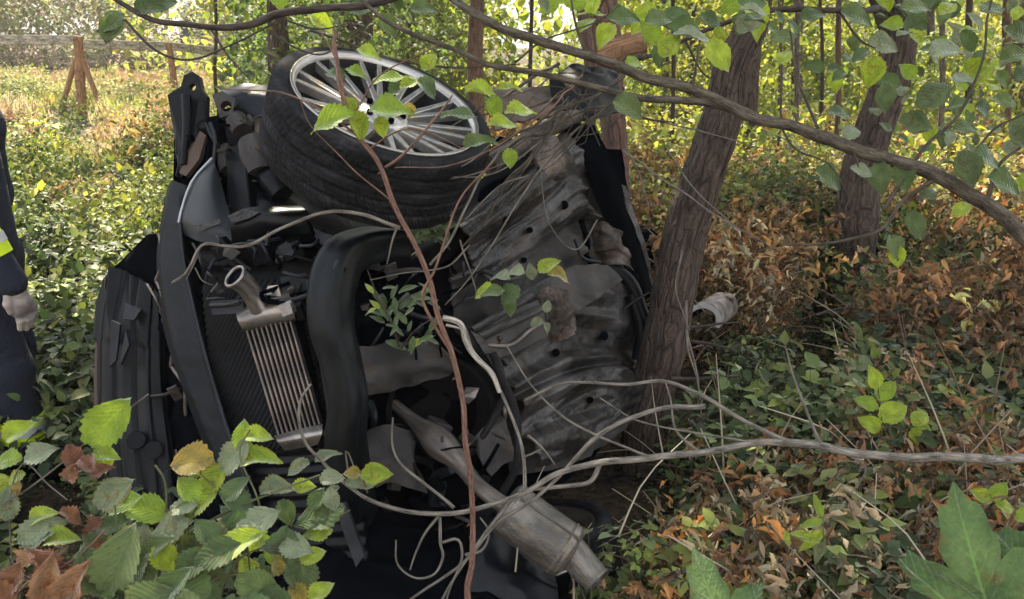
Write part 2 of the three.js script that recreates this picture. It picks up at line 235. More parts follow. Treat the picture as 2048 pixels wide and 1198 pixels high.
// ------------------------------------------------------------------ leaf shapes (unit length along +Z, face up +Y)
function leafGeo({ n = 12, w = 0.6, fold = 0.12, droop = 0.2, serr = 0.06, belly = 0.42, wave = 0.03, seed = 1, cols = 2 }) {
  const width = t => { const a = t < belly ? Math.sin(t / belly * Math.PI / 2) ** 0.75 : Math.cos((t - belly) / (1 - belly) * Math.PI / 2) ** 0.85; return a; };
  const nu = cols * 2;
  const g = fromGrid((u, v) => {
    const x = u * 2 - 1, k = Math.round(v * n), s = k > 0 && k < n ? (k % 2 ? 1 + serr : 1 - serr) : 1;
    const hw = w / 2 * width(v) * s; const X = x * hw;
    return V(X, Math.abs(x) * hw * fold * 3 - droop * v * v + wave * Math.sin(v * 9 + seed + x * 2.1) * Math.abs(x), v - Math.abs(x) * 0.04 * (k % 2));
  }, nu, n);
  return g;
}
function mapleGeo(seed = 1) {   // lobed leaf, stalk at z = 0
  const pts2 = []; const lobes = [[-118, 0.42], [-62, 0.82], [0, 1.0], [62, 0.82], [118, 0.42]];
  const rad = deg => { let r = 0.36; for (const [a, l] of lobes) { const d = Math.abs(deg - a); r = Math.max(r, l * clamp(1 - (d / 36) ** 1.35 * 0.62, 0, 1)); } return r; };
  const N = 96, R = 7;
  const g = fromGrid((u, v) => {
    const deg = -158 + u * 316, k = Math.round(u * N), s = 1 + (k % 4 === 0 ? 0.05 : k % 4 === 2 ? -0.05 : 0), r = rad(deg) * s * v, a = deg * Math.PI / 180;
    let fold = 0; for (const [la] of lobes) fold = Math.max(fold, Math.exp(-(((deg - la) / 9) ** 2)));
    const x = Math.sin(a) * r * 0.72, z = 0.36 + Math.cos(a) * r * 0.72;
    return V(x, -0.05 * fold * v + 0.13 * noise3(x * 4 + seed, z * 4) + 0.05 * noise3(x * 11, z * 11) - 0.22 * r * r * v + 0.03, z);
  }, N, R);
  const p = g.attributes.position, uv = g.attributes.uv; for (let i = 0; i < p.count; i++) uv.setXY(i, 0.5 + p.getX(i) * 0.6, p.getZ(i) * 0.85);
  return g;
}
const LG = {
  bramble: [0, 1, 2, 3].map(i => leafGeo({ n: 18, w: 0.68 + 0.08 * (i % 2), fold: 0.10 + 0.05 * i, droop: 0.08 + 0.12 * i, serr: 0.07, wave: 0.05, seed: i * 2.1, cols: 3 })),
  oval: [0, 1, 2, 3].map(i => leafGeo({ n: 14, w: 0.6 + 0.06 * i, fold: 0.07 + 0.04 * i, droop: 0.05 + 0.11 * i, serr: 0.03, wave: 0.04, seed: i * 1.7, cols: 3 })),
  narrow: [0, 1].map(i => leafGeo({ n: 12, w: 0.34, fold: 0.15, droop: 0.2 + 0.2 * i, serr: 0.02, seed: i, cols: 2 })),
  curl: [0, 1, 2].map(i => leafGeo({ n: 14, w: 0.62, fold: 0.38, droop: -0.3 + 0.45 * i, serr: 0.08, wave: 0.16, seed: i * 3.3, cols: 3 })),
  maple: [mapleGeo(1), mapleGeo(5)],
};
const _m = new THREE.Matrix4();
function basis(pos, dir, up, size) {
  const Z = dir.clone().normalize(), X = up.clone().cross(Z).normalize(), Y = Z.clone().cross(X);
  return new THREE.Matrix4().makeBasis(X.multiplyScalar(size), Y.multiplyScalar(size), Z.multiplyScalar(size)).setPosition(pos);
}
function addLeaf(parent, geo, mat, pos, dir, up, size, label) {
  const m = shadow(new THREE.Mesh(geo, mat)); m.name = 'leaf';
  m.applyMatrix4(basis(pos.clone().sub(parent.position), dir, up, size)); if (label) m.userData.label = label; parent.add(m); return m;
}
const pick = (a, r) => a[Math.floor(r() * a.length) % a.length];
const camDir = (deg, away = 0) => { const a = deg * Math.PI / 180; return RIGHT.clone().multiplyScalar(Math.cos(a)).addScaledVector(UPC, Math.sin(a)).addScaledVector(FWD, away); };
// leaves named one by one: [px, py, length px, direction deg, kind, depth, (tilt)]; base of the blade at px,py
function leavesAt(parent, shapes, list, seed = 1, size = 1) {
  const r = rng(seed);
  for (const [x, y, len, deg, kind, d, face = 0.55] of list) {
    const pos = P(x, y, d), toCam = EYE.clone().sub(pos).normalize();
    const up = V((r() - 0.5) * 0.5, 1 - face, (r() - 0.5) * 0.3).addScaledVector(toCam, face);
    addLeaf(parent, pick(LG[shapes], r), pick(L[kind], r), pos, camDir(deg, (r() - 0.5) * 0.5), up, len / FPX * d * 1.1 * size * (0.88 + 0.24 * r()));
  }
}
// ------------------------------------------------------------------ ground
const ground = (x, z) => {
  const far = clamp((-z - 7) / 10) * clamp((-x - 0.5) / 4); const r = clamp((-z - 6) / 12) * clamp((x - 1) / 5);
  return 0.08 * fbm(x * 0.5, z * 0.5, 3, 4) - 0.05 * clamp(x - 0.2) + 1.0 * clamp((-z - 28) / 25) * clamp(-x / 8) + 0.55 * sm(far) + 0.25 * sm(r) - 0.03;
};
{
  const ax = k => { const s = Math.sign(k), a = Math.abs(k); return s * (a * 10 + a ** 5 * 110); };
  const g = fromGrid((u, v) => { const x = ax(u * 2 - 1), z = -4 - ax(v * 2 - 1); return V(x, ground(x, z), z); }, 220, 220);
  const p = g.attributes.position, uv = g.attributes.uv; for (let i = 0; i < p.count; i++) uv.setXY(i, p.getX(i) / 1.3, p.getZ(i) / 1.3);
  single('ground', g, std(0.13, 0.10, 0.07, { map: soilT, bumpMap: soilT, bumpScale: 0.03, roughness: 1 }), { kind: 'structure' });
}
// ------------------------------------------------------------------ leaf sprays for instancing (metres, about the origin)
function spray(n, leafFn, r) {   // merges n small leaves, each with its own tone as vertex colour
  const gs = [], col = [];
  for (let i = 0; i < n; i++) { const { geo, m, tone } = leafFn(i, r); const g = clean(geo.clone()); g.applyMatrix4(m); gs.push(g); for (let k = 0; k < g.attributes.position.count; k++) col.push(...tone); }
  const g = mergeGeometries(gs); g.setAttribute('color', new THREE.Float32BufferAttribute(col, 3)); return g;
}
const smallLeaf = leafGeo({ n: 4, w: 0.62, fold: 0.12, droop: 0.18, serr: 0, cols: 1 });
const smallCurl = leafGeo({ n: 5, w: 0.6, fold: 0.35, droop: -0.35, serr: 0.1, wave: 0.15, cols: 1 });
const blade = leafGeo({ n: 4, w: 0.045, fold: 0.2, droop: 0.5, serr: 0, cols: 1, belly: 0.25 });
const rdir = (r, yb = 0) => V(r() * 2 - 1, r() * 2 - 1 + yb, r() * 2 - 1).normalize();
const tone = (r, a = 0.35) => { const k = 1 - a / 2 + (r() - 0.5) * a, w = (r() - 0.5) * 0.2; return [k * (1 + w), k, k * (1 - w)]; };
const clump = (R, n, size, seed, flat = 1) => spray(n, (i, r) => { const p = rdir(r).multiplyScalar(R * Math.cbrt(r())); p.y *= flat; const d = rdir(r, -0.2); return { geo: smallLeaf, m: basis(p, d, V((r() - 0.5) * 1.2, 1, (r() - 0.5) * 1.2), size * (0.6 + r() * 0.7)), tone: tone(r, 0.6) }; }, rng(seed));
const SG = {
  foliage: [1, 2, 3].map(s => clump(0.30, 46, 0.075, s * 7, 0.8)),
  foliageFar: [1, 2].map(s => clump(0.7, 60, 0.15, s * 17, 0.8)),
  crown: [1, 2].map(s => clump(0.55, 60, 0.13, s * 27, 0.6)),
  bramble: [1, 2, 3].map(s => spray(30, (i, r) => { const k = Math.floor(i / 3), j = i % 3, a = k * 2.39 + s, rad = 0.05 + 0.17 * Math.sqrt(k / 10), base = V(Math.cos(a) * rad, 0.10 - rad * 0.35 + (k * 7 % 5) * 0.025, Math.sin(a) * rad); const b = a + (j - 1) * 1.15; return { geo: smallLeaf, m: basis(base, V(Math.cos(b), -0.15 + (r() - 0.5) * 0.7, Math.sin(b)), V((r() - 0.5) * 0.9, 1, (r() - 0.5) * 0.9), (j === 1 ? 0.085 : 0.065) * (0.75 + r() * 0.5)), tone: tone(r, 0.55) }; }, rng(s * 31))),
  litter: [1, 2].map(s => spray(16, (i, r) => ({ geo: smallCurl, m: basis(V((r() - 0.5) * 0.5, r() * 0.05, (r() - 0.5) * 0.5), rdir(r).multiply(V(1, 0.35, 1)), V((r() - 0.5) * 1.4, 1, (r() - 0.5) * 1.4), 0.018 + r() * r() * 0.045), tone: tone(r, 0.9) }), rng(s * 41))),
  frond: [1, 2, 3].map(s => spray(64, (i, r) => { const k = i >> 1, side = i & 1 ? 1 : -1, t = (k + 2 + r()) / 34, y = 0.24 * Math.sin(t * 2.5), z = 0.42 * t, len = (0.15 * (1 - t) ** 0.8 + 0.02) * (0.45 + 0.8 * r()); return { geo: r() < 0.4 ? smallCurl : smallLeaf, m: new THREE.Matrix4().copy(basis(V((r() - 0.5) * 0.05, y, z), V(side, -0.4 - 1.1 * r() + 0.5 * r(), 0.5 + 1.0 * (r() - 0.5)), V((r() - 0.5) * 2, 1, (r() - 0.5) * 2), len)).multiply(new THREE.Matrix4().makeScale(0.5, 1, 1)), tone: tone(r, 0.6) }; }, rng(s * 53))),
  rust: [1, 2, 3].map(s => spray(130, (i, r) => { const st = i % 4, t = 0.15 + 0.85 * r(), a = st * 1.6 + s, x = Math.cos(a) * 0.16 * t * t + 0.02 * (r() - 0.5), z = Math.sin(a) * 0.16 * t * t + 0.02 * (r() - 0.5), off = rdir(r).multiplyScalar(0.075 * (1.2 - t)); return { geo: r() < 0.5 ? smallCurl : smallLeaf, m: new THREE.Matrix4().copy(basis(V(x, 0.42 * t, z).add(off), rdir(r, -0.5), V((r() - 0.5) * 2, 1, (r() - 0.5) * 2), 0.018 + 0.036 * r())).multiply(new THREE.Matrix4().makeScale(0.42, 1, 1)), tone: tone(r, 0.8) }; }, rng(s * 67))),
  bush: [1, 2, 3].map(s => spray(48, (i, r) => { const st = i % 5, t = 0.2 + 0.8 * r(), a = st * 1.26 + s, R = 0.20 * t, off = rdir(r).multiplyScalar(0.05); return { geo: smallLeaf, m: basis(V(Math.cos(a) * R, 0.36 * t * (0.7 + 0.3 * (st % 3) / 2), Math.sin(a) * R).add(off), V(Math.cos(a), 0.2, Math.sin(a)).add(rdir(r).multiplyScalar(0.9)), V((r() - 0.5) * 1.1, 1, (r() - 0.5) * 1.1), 0.035 + 0.045 * r() * r()), tone: tone(r, 0.7) }; }, rng(s * 83))),
  stalk: [1, 2].map(s => spray(7, (i, r) => ({ geo: clean(tube([V(0, 0, 0), V(0.01, 0.01, 0.2), V(-0.03, 0.0, 0.42)], [0.0022, 0.001], { radial: 4, step: 0.1 })), m: basis(V((r() - 0.5) * 0.3, 0, (r() - 0.5) * 0.3), V((r() - 0.5) * 0.9, 1, (r() - 0.5) * 0.9), V(1, 0, 0.1), 0.6 + r() * 0.8), tone: tone(r, 0.7) }), rng(s * 97))),
  grass: [1, 2].map(s => spray(26, (i, r) => { const a = r() * 6.28, b = r() * 0.16; return { geo: blade, m: basis(V(Math.cos(a) * b, 0, Math.sin(a) * b), V(Math.cos(a) * 0.45, 1, Math.sin(a) * 0.45), V(Math.cos(a), 0.2, Math.sin(a)), 0.16 + r() * 0.22), tone: tone(r, 0.5) }; }, rng(s * 61))),
  stick: [1, 2].map(s => spray(5, (i, r) => ({ geo: clean(tube([V(0, 0, 0), V(0.015, 0.02, 0.14), V(-0.01, 0.0, 0.3)], [0.0028, 0.001], { radial: 4, step: 0.06 })), m: basis(V((r() - 0.5) * 0.5, r() * 0.1, (r() - 0.5) * 0.5), V(r() - 0.5, (r() - 0.35) * 0.6, r() - 0.5), V(0.1, 1, 0), 0.7 + r() * 0.9), tone: tone(r, 0.8) }), rng(s * 71))),
};
const stuffLeaf = (tr, coat) => phys(1, 1, 1, { vertexColors: true, roughness: 1, transmission: tr, thickness: 0, clearcoat: coat, clearcoatRoughness: 0.4 });
const SM = { leaf: stuffLeaf(0.62, 0.12), lush: stuffLeaf(0.38, 0.26), dry: stuffLeaf(0.25, 0), crown: stuffLeaf(0.45, 0.1) };
const _c = new THREE.Color();
function instances(name, geo, mat, items, parent, userData) {   // items: [Vector3, scale, yaw, [r,g,b], tilt]
  const m = new THREE.InstancedMesh(geo, mat, items.length); const o = new THREE.Object3D();
  items.forEach(([p, s, yaw, c, tilt = 0, tz = 0], i) => { o.position.copy(p); if (parent) o.position.sub(parent.position); o.rotation.set(tilt, yaw, tz, 'YXZ'); o.scale.setScalar(s); o.updateMatrix(); m.setMatrixAt(i, o.matrix); m.setColorAt(i, _c.setRGB(...c)); });
  m.name = parent ? name : numbered(name); m.userData = userData; shadow(m); (parent ?? scene).add(m); return m;
}
// ------------------------------------------------------------------ trees
const barkDisp = (R, seed) => (c, s, l) => {
  const x = c * R, z = s * R, w = fbm(x * 14 + seed, z * 14, l * 5, 2) * 0.35;
  const plate = ridge(x * 26 + seed + w, z * 26, l * 7 + w); const g = Math.max(0, plate - 0.25);
  return R * (-0.13 * g * g + 0.07 * fbm(x * 60, z * 60 + seed, l * 25, 2) + 0.10 * fbm(c * 1.2 + seed, s * 1.2, l * 2, 2));
};
function trunkGeo(points, radii, seed, fine) {
  const R = t => { const k = t * (radii.length - 1), i = Math.min(radii.length - 2, Math.floor(k)); return mix(radii[i], radii[i + 1], k - i); };
  return tube(points, R, { radial: fine ? 72 : 20, step: fine ? 0.011 : 0.05, disp: barkDisp(Math.max(...radii), seed), uvLen: 1 });
}
function crownItems(c, R, H, n, r, cols) {
  const out = []; const hubs = []; for (let i = 0; i < 9; i++) hubs.push(V((r() - 0.5) * 1.6 * R, (r() - 0.5) * H, (r() - 0.5) * 1.6 * R).add(c));
  for (let i = 0; i < n; i++) { const h = hubs[i % 9], p = rdir(r).multiplyScalar(0.55 * R * Math.sqrt(r())); p.y *= 0.6; out.push([p.add(h), 0.7 + r() * 0.8, r() * 6.28, pick(cols, r), (r() - 0.5) * 0.8]); }
  return out;
}
const GREENS = [[0.09, 0.16, 0.03], [0.12, 0.20, 0.035], [0.16, 0.24, 0.04], [0.07, 0.13, 0.03]];
const LIMES = [[0.44, 0.50, 0.05], [0.54, 0.58, 0.06], [0.34, 0.43, 0.05], [0.66, 0.60, 0.09], [0.26, 0.35, 0.045]];
// px outline of the trunk from the ground up: [px, py, half width px], all on the plane z, then carried on above the frame
function tree(label, z, line, mat, { seed = 1, fine = false, top = 8, lean = 0, crown = 0, crownR = 1.8, crownH = 2, cy = 6.5, cols = GREENS, group, limbs = [] } = {}) {
  const r = rng(seed * 991), ps = [], rs = [];
  for (const [x, y, hw] of line) { const p = Pz(x, y, z); ps.push(p); rs.push(0.84 * hw / FPX * p.distanceTo(EYE)); }
  const a = ps[0], gy = ground(a.x, a.z) - 0.15;
  if (a.y > gy + 0.02) { ps.unshift(V(a.x - (ps[1].x - a.x) * 0.2, gy, a.z)); rs.unshift(rs[0] * 1.12); }
  const e = ps[ps.length - 1], d = e.clone().sub(ps[ps.length - 2]).normalize(); d.y = Math.max(0.7, d.y);
  const n0 = ps.length; for (let k = 1; k <= 3; k++) { const h = (top - e.y) * k / 3; ps.push(e.clone().add(V(d.x / d.y * h * (1 - k * 0.15) + 0.1 * (r() - 0.5), h, lean * h))); rs.push(rs[n0 - 1] * (1 - k * 0.24)); }
  const t = thing('tree', label, 'tree', V(ps[0].x, ground(ps[0].x, ps[0].z), ps[0].z), group);
  const lens = [0]; for (let i = 1; i < ps.length; i++) lens.push(lens[i - 1] + ps[i].distanceTo(ps[i - 1]));
  const R = s => { const l = s * lens[lens.length - 1]; let i = 1; while (i < lens.length - 1 && lens[i] < l) i++; return mix(rs[i - 1], rs[i], clamp((l - lens[i - 1]) / (lens[i] - lens[i - 1]))); };
  const g = tube(ps, R, { radial: fine ? 72 : 18, step: fine ? 0.02 : 0.06, disp: barkDisp(rs[1], seed), uvLen: 1 });
  part('trunk', g, mat, t);
  for (const [s, dx, dy, dz, rr] of limbs) { const c = new THREE.CatmullRomCurve3(ps).getPointAt(s); part('limb', tube([c, c.clone().add(V(dx * 0.5, dy * 0.4, dz * 0.5)), c.clone().add(V(dx, dy, dz))], [rr, rr * 0.4], { radial: 9, rough: 0.12, seed, jitter: 0.03 }), mat, t); }
  if (crown) {
    const c = ps[ps.length - 1].clone(); c.y = cy;
    for (let k = 0; k < 5; k++) { const a2 = k * 1.26 + r(), s = V(Math.cos(a2) * crownR * 0.8, 0.3 + r() * crownH * 0.5, Math.sin(a2) * crownR * 0.8), b = ps[ps.length - 2].clone(); b.y = mix(cy - crownH * 0.5, cy, r()); part('limb', tube([b, b.clone().addScaledVector(s, 0.5).add(V(0, 0.2, 0)), b.clone().add(s)], [rs[n0 - 1] * 0.4, 0.01], { radial: 7, rough: 0.1, seed: k }), mat, t); }
    instances('crown', SG.crown[seed % 2], SM.crown, crownItems(c, crownR, crownH, crown, r, cols), t, { kind: 'stuff' });
  }
  return t;
}
tree('leaning tree with thick rough bark pressed against the wrecked car', -3.0, [[1292, 838, 52], [1325, 700, 53], [1352, 560, 52], [1380, 430, 52], [1412, 330, 48], [1445, 230, 46], [1468, 130, 44], [1500, 60, 34], [1515, 0, 28]], M.bark, { seed: 3, fine: true, crown: 32, crownR: 2.0, crownH: 2.0, cy: 5.6, top: 6.5 });
tree('stout dark tree with loose hanging bark standing in brown bracken', -4.9, [[1690, 610, 40], [1700, 570, 42], [1712, 450, 45], [1724, 340, 41], [1750, 250, 38], [1785, 150, 36], [1800, 60, 36], [1804, 0, 36]], M.bark, { seed: 5, fine: true, crown: 12, crownR: 2.2, crownH: 2.2, cy: 5.8, top: 7, limbs: [[0.26, -0.28, 0.35, 0.05, 0.04]] });
{
  const t = tree('reddish trunk just behind the car with a split orange stub', -4.75, [[1236, 400, 29], [1234, 330, 28], [1226, 240, 30], [1216, 150, 36], [1208, 80, 40], [1204, 0, 36]], M.barkRed, { seed: 7, fine: true, crown: 50, crownR: 2.2, crownH: 2.0, cy: 6.0, top: 7 });
  part('broken_stub', merge([tube([Pz(1225, 105, -4.7), Pz(1258, 92, -4.62), Pz(1292, 84, -4.6)], [0.10, 0.06], { radial: 14, rough: 0.25, seed: 2 }), tube([Pz(1255, 70, -4.62), Pz(1262, 105, -4.6)], [0.03, 0.02], { radial: 6, rough: 0.3 })]), M.wood, t, 'split orange wood of the broken stub');
}
tree('slim tree standing behind the leaning trunk in lit foliage', -8.2, [[1500, 405, 25], [1498, 300, 23], [1497, 200, 20], [1503, 100, 20], [1506, 0, 19]], M.bark, { seed: 9, fine: true, crown: 8, crownR: 2, cy: 8, top: 9, cols: LIMES });
tree('dark tree behind the upturned wheel of the car', -7.0, [[562, 200, 25], [558, 130, 24], [556, 60, 22], [552, 0, 19]], M.bark, { seed: 11, fine: true, crown: 85, crownR: 2.2, crownH: 2.4, cy: 6.2 });
tree('dark wide trunk above the wheel with no low limbs', -9.0, [[712, 160, 40], [712, 60, 38], [710, 0, 36]], M.bark, { seed: 12, crown: 60, crownR: 2.4, crownH: 2.6, cy: 7.5 });
tree('brown trunk rising behind the middle of the car', -8.0, [[952, 210, 20], [950, 100, 18], [954, 0, 17]], M.barkRed, { seed: 13, crown: 110, crownR: 2.6, crownH: 2.4, cy: 6.6 });
tree('thin brown sapling crossing the white gap of sky', -4.3, [[1180, 150, 12], [1168, 60, 12], [1160, 0, 10]], M.barkRed, { seed: 14, top: 5, crown: 40, crownR: 1.4, cy: 4.8 });
tree('straight thin sunlit pole of a tree right of centre', -6.4, [[1676, 230, 6], [1676, 100, 6], [1678, 0, 6]], M.barkRed, { seed: 15, top: 6, crown: 16, crownR: 1.2, cy: 5.6, cols: LIMES });
tree('short pale grey trunk far back between yellow leaves', -13, [[1594, 170, 12], [1594, 80, 12], [1598, 0, 11]], M.barkGrey, { seed: 16, crown: 14, crownR: 2, cy: 9, top: 10, cols: LIMES });
tree('narrow brown trunk near the right edge of the photo', -8.5, [[2010, 250, 10], [2012, 120, 9], [2016, 0, 8]], M.barkRed, { seed: 17, crown: 14, crownR: 2, cy: 9, top: 10, cols: LIMES });
tree('pale grey trunk cut off by the right edge', -9.5, [[2046, 290, 18], [2044, 180, 18], [2046, 0, 16]], M.barkGrey, { seed: 18, crown: 14, crownR: 2, cy: 9, top: 10, cols: LIMES });
const TL = ['slender dark trunk far back just left of the leaning tree', 'slender grey trunk far back behind the leaning tree', 'thin dark trunk far back right of the slim tree', 'grey trunk far back left of the sunlit pole', 'dark trunk far back right of the stout tree', 'grey trunk far back between the stout tree and the narrow trunk', 'dark trunk far back near the split orange stub', 'grey trunk far back above the right rim of the wheel', 'dark trunk far back right of the wheel top', 'grey trunk far back above the left of the wheel', 'dark thin trunk far back left of the wheel above the bracket', 'very thin grey trunk far back left of the white sky gap', 'dark trunk just outside the right edge of the photo', 'very thin grey trunk close behind the reddish trunk', 'thin dark trunk close behind the sunlit pole on its left', 'very thin grey trunk just left of the sunlit pole', 'thin dark trunk right of the stout tree in lit leaves', 'thin grey trunk left of the narrow brown trunk', 'hair thin dark stem right of the slim tree', 'very thin grey stem above the torn headlight bracket'];
[[1330, 210, -11, 7], [1385, 160, -14, 8], [1560, 200, -10, 5], [1640, 150, -17, 9], [1860, 200, -12, 8], [1935, 180, -15, 7], [1300, 190, -16, 8], [820, 150, -13, 9], [880, 140, -16, 8], [640, 150, -12, 8], [470, 120, -15, 6], [1060, 150, -12, 5], [2090, 200, -12, 14], [1345, 240, -6.9, 5], [1592, 235, -7.2, 6], [1642, 235, -7.6, 4], [1882, 240, -7.1, 6], [1935, 230, -8.4, 7], [1560, 240, -6.8, 3], [430, 150, -9, 4]].forEach(([x, y, z, hw], i) =>
  tree(TL[i], z, [[x, y, hw], [x + 2, 80, hw * 0.95], [x + (i % 3) * 3 - 2, 0, hw * 0.9]], i % 2 ? M.bark : M.barkGrey, { seed: 30 + i, crown: 12, crownR: 2.4, cy: 10, top: 11, cols: LIMES }));

// sunlit woodland behind: one mass of leaves from the ground up to above the frame
{
  const r = rng(77), near = [], far = [], left = [];
  for (let i = 0; i < 2300; i++) {
    const z = -6.5 - 11 * r() ** 1.2, u = r(), x = mix(-0.33, 0.72, u) * -z, n = fbm(x * 0.55, z * 0.55, 9, 3);
    if (n < -0.12 + 0.1 * r()) continue; if (Math.abs(x / -z - 0.047) < 0.045 && r() < 0.8) continue;
    const yellow = clamp((x / -z + 0.1) * 2.2 + 0.2), hgt = (z > -8.2 && x > 0 ? 1.0 : 2.8) * r() ** 1.1; if (z > -9.5 && x > 0 && r() < 0.35) continue;
    const c = pick(LIMES, r), g = pick(GREENS, r), k = clamp(yellow * 0.85 + n * 0.5);
    near.push([V(x, ground(x, z) + hgt, z), 0.7 + r() * 0.7, r() * 6.28, [mix(g[0], c[0], k), mix(g[1], c[1], k), mix(g[2], c[2], k)], (r() - 0.5)]);
  }
  for (let i = 0; i < 2700; i++) {
    const z = -14 - 24 * r(), x = mix(-0.45, 0.75, r()) * -z, n = fbm(x * 0.3, z * 0.3, 4, 3);
    if (n < -0.2) continue; if (Math.abs(x / -z + 0.39) < 0.05 && r() < 0.92) continue; if (Math.abs(x / -z - 0.047) < 0.035 && r() < 0.93) continue;
    far.push([V(x, ground(x, z) + 5 * r() ** 1.2, z), 0.8 + r() * 0.8, r() * 6.28, pick(LIMES, r), (r() - 0.5)]);
  }
  for (let i = 0; i < 1000; i++) {
    const z = -27 - 14 * r(), x = mix(-0.95, -0.28, r()) * -z, n = fbm(x * 0.25, z * 0.25, 7, 2);
    if (Math.abs(x / -z + 0.393) < 0.02) continue; const pink = r() < 0.45 + n; left.push([V(x, ground(x, z) + 0.2 + 5 * r(), z), 0.8 + r() * 1.0, r() * 6.28, pink ? [0.62, 0.50, 0.44] : pick([[0.40, 0.45, 0.22], [0.52, 0.52, 0.24], [0.30, 0.35, 0.2]], r), (r() - 0.5)]);
  }
  const half = (a, k) => a.filter((_, i) => i % SGn === k); const SGn = 3;
  for (let k = 0; k < 3; k++) instances('woodland_foliage', SG.foliage[k], SM.leaf, half(near, k), null, { kind: 'stuff', label: ['lit yellow green leaves filling the woodland behind the trunks', 'bright leafy shrubs between the trees behind the car', 'green and yellow thicket reaching back from the car'][k], category: 'foliage' });
  instances('far_woodland', SG.foliageFar[0], SM.leaf, far, null, { kind: 'stuff', label: 'far lit wood closing the view behind the trees', category: 'woodland' });
  instances('far_hedge', SG.foliageFar[1], SM.leaf, left, null, { kind: 'stuff', label: 'pale pinkish and green trees beyond the fence at top left', category: 'woodland' });
}
// ------------------------------------------------------------------ field fence at top left, and the vehicle behind it
{
  const Z = -14; const base = Pz(157, 200, Z); base.y = ground(base.x, Z);
  const f = thing('field_fence', 'weathered wooden post and rail fence along the tan field', 'fence', base);
  const top = Pz(156, 72, Z);
  part('post', tube([V(base.x, base.y - 0.2, Z), top], [0.085, 0.075], { radial: 14, rough: 0.06, step: 0.05, seed: 3 }), M.wood, f);
  part('brace', tube([Pz(152, 116, Z), Pz(122, 222, Z)], [0.05, 0.045], { radial: 8, rough: 0.08, step: 0.05 }), M.wood, f);
  part('brace', tube([Pz(164, 116, Z), Pz(204, 220, Z)], [0.05, 0.045], { radial: 8, rough: 0.08, step: 0.05 }), M.wood, f);
  const p2t = Pz(338, 86, -15), p2 = p2t.clone(); p2.y = ground(p2.x, -15) - 0.2; part('post', tube([p2, p2t], [0.06, 0.055], { radial: 10, rough: 0.06, step: 0.05 }), M.wood, f);
  const p3t = Pz(-140, 66, -13.2), p3 = p3t.clone(); p3.y = ground(p3.x, -13.2) - 0.2; part('post', tube([p3, p3t], [0.09, 0.08], { radial: 10, rough: 0.06, step: 0.05 }), M.wood, f);
  const p4t = Pz(470, 100, -16), p4 = p4t.clone(); p4.y = ground(p4.x, -16) - 0.2; part('post', tube([p4, p4t], [0.06, 0.055], { radial: 10, rough: 0.06, step: 0.05 }), M.wood, f);
  const rail = (a, b) => part('rail', boxAt(a.clone().add(b).multiplyScalar(0.5), b.clone().sub(a), V(0, 1, 0), null, b.distanceTo(a), 0.15, 0.045, 0.01), M.twigPale, f);
  rail(Pz(-140, 78, -13.26), Pz(146, 80, -13.9)); rail(Pz(166, 88, -14.0), Pz(332, 92, -14.96)); rail(Pz(343, 93, -15.0), Pz(466, 106, -15.96));
}
{
  const c = Pz(404, 92, -46); c.y = ground(c.x, -46);
  const v = thing('parked_vehicle', 'small dark blue vehicle far off beyond the fence', 'vehicle', c);
  const X = V(1, 0, 0.15), Y = V(0, 1, 0), o = (x, y, z) => c.clone().add(V(x, y, z));
  const s = new THREE.Shape(); [[-0.95, 0.35], [2.6, 0.35], [2.65, 0.95], [1.6, 1.05], [1.0, 1.62], [-0.55, 1.66], [-0.9, 1.1]].forEach((p, i) => i ? s.lineTo(...p) : s.moveTo(...p)); s.closePath();
  const b = new THREE.ExtrudeGeometry(s, { depth: 1.5, bevelEnabled: true, bevelSize: 0.06, bevelThickness: 0.06, bevelSegments: 2 }); b.translate(c.x, c.y, c.z - 0.8);
  part('body', b, phys(0.03, 0.04, 0.12, { roughness: 0.35, clearcoat: 0.8 }), v);
  for (const [x0, x1] of [[-0.5, 0.2], [0.3, 0.95]]) part('side_window', boxAt(o((x0 + x1) / 2, 1.34, 0.765), X.clone().setZ(0), Y, null, x1 - x0, 0.38, 0.03), std(0.35, 0.38, 0.42, { roughness: 0.1 }), v);
  for (const x of [-0.3, 1.9]) for (const z of [0.72, -0.75]) { const w = new THREE.CylinderGeometry(0.32, 0.32, 0.2, 24); w.rotateX(Math.PI / 2); w.translate(c.x + x, c.y + 0.33, c.z + z); part('wheel', w, M.rubber, v); }
  const bar = boxAt(o(1.0, 1.78, 0), X.clone().setZ(0), Y, null, 2.6, 0.08, 1.2); part('roof_rack', bar, std(0.6, 0.6, 0.6), v); v.rotation.y = -Math.PI / 2 + 0.25;
}
// ------------------------------------------------------------------ the wrecked car on its side, floor towards the camera
const carBase = P(820, 900, 2.7); carBase.y = ground(carBase.x, carBase.z);
const car = thing('wrecked_car', 'wrecked dark car lying on its side with smashed front and bare underbody', 'car', carBase);
const put = (name, geo, mat, label) => part(name, geo, mat, car, label);
const cable = (name, mat, r, d, ...a) => put(name, tube(pts(d, ...a), r, { radial: 7, step: 0.015 }), mat);
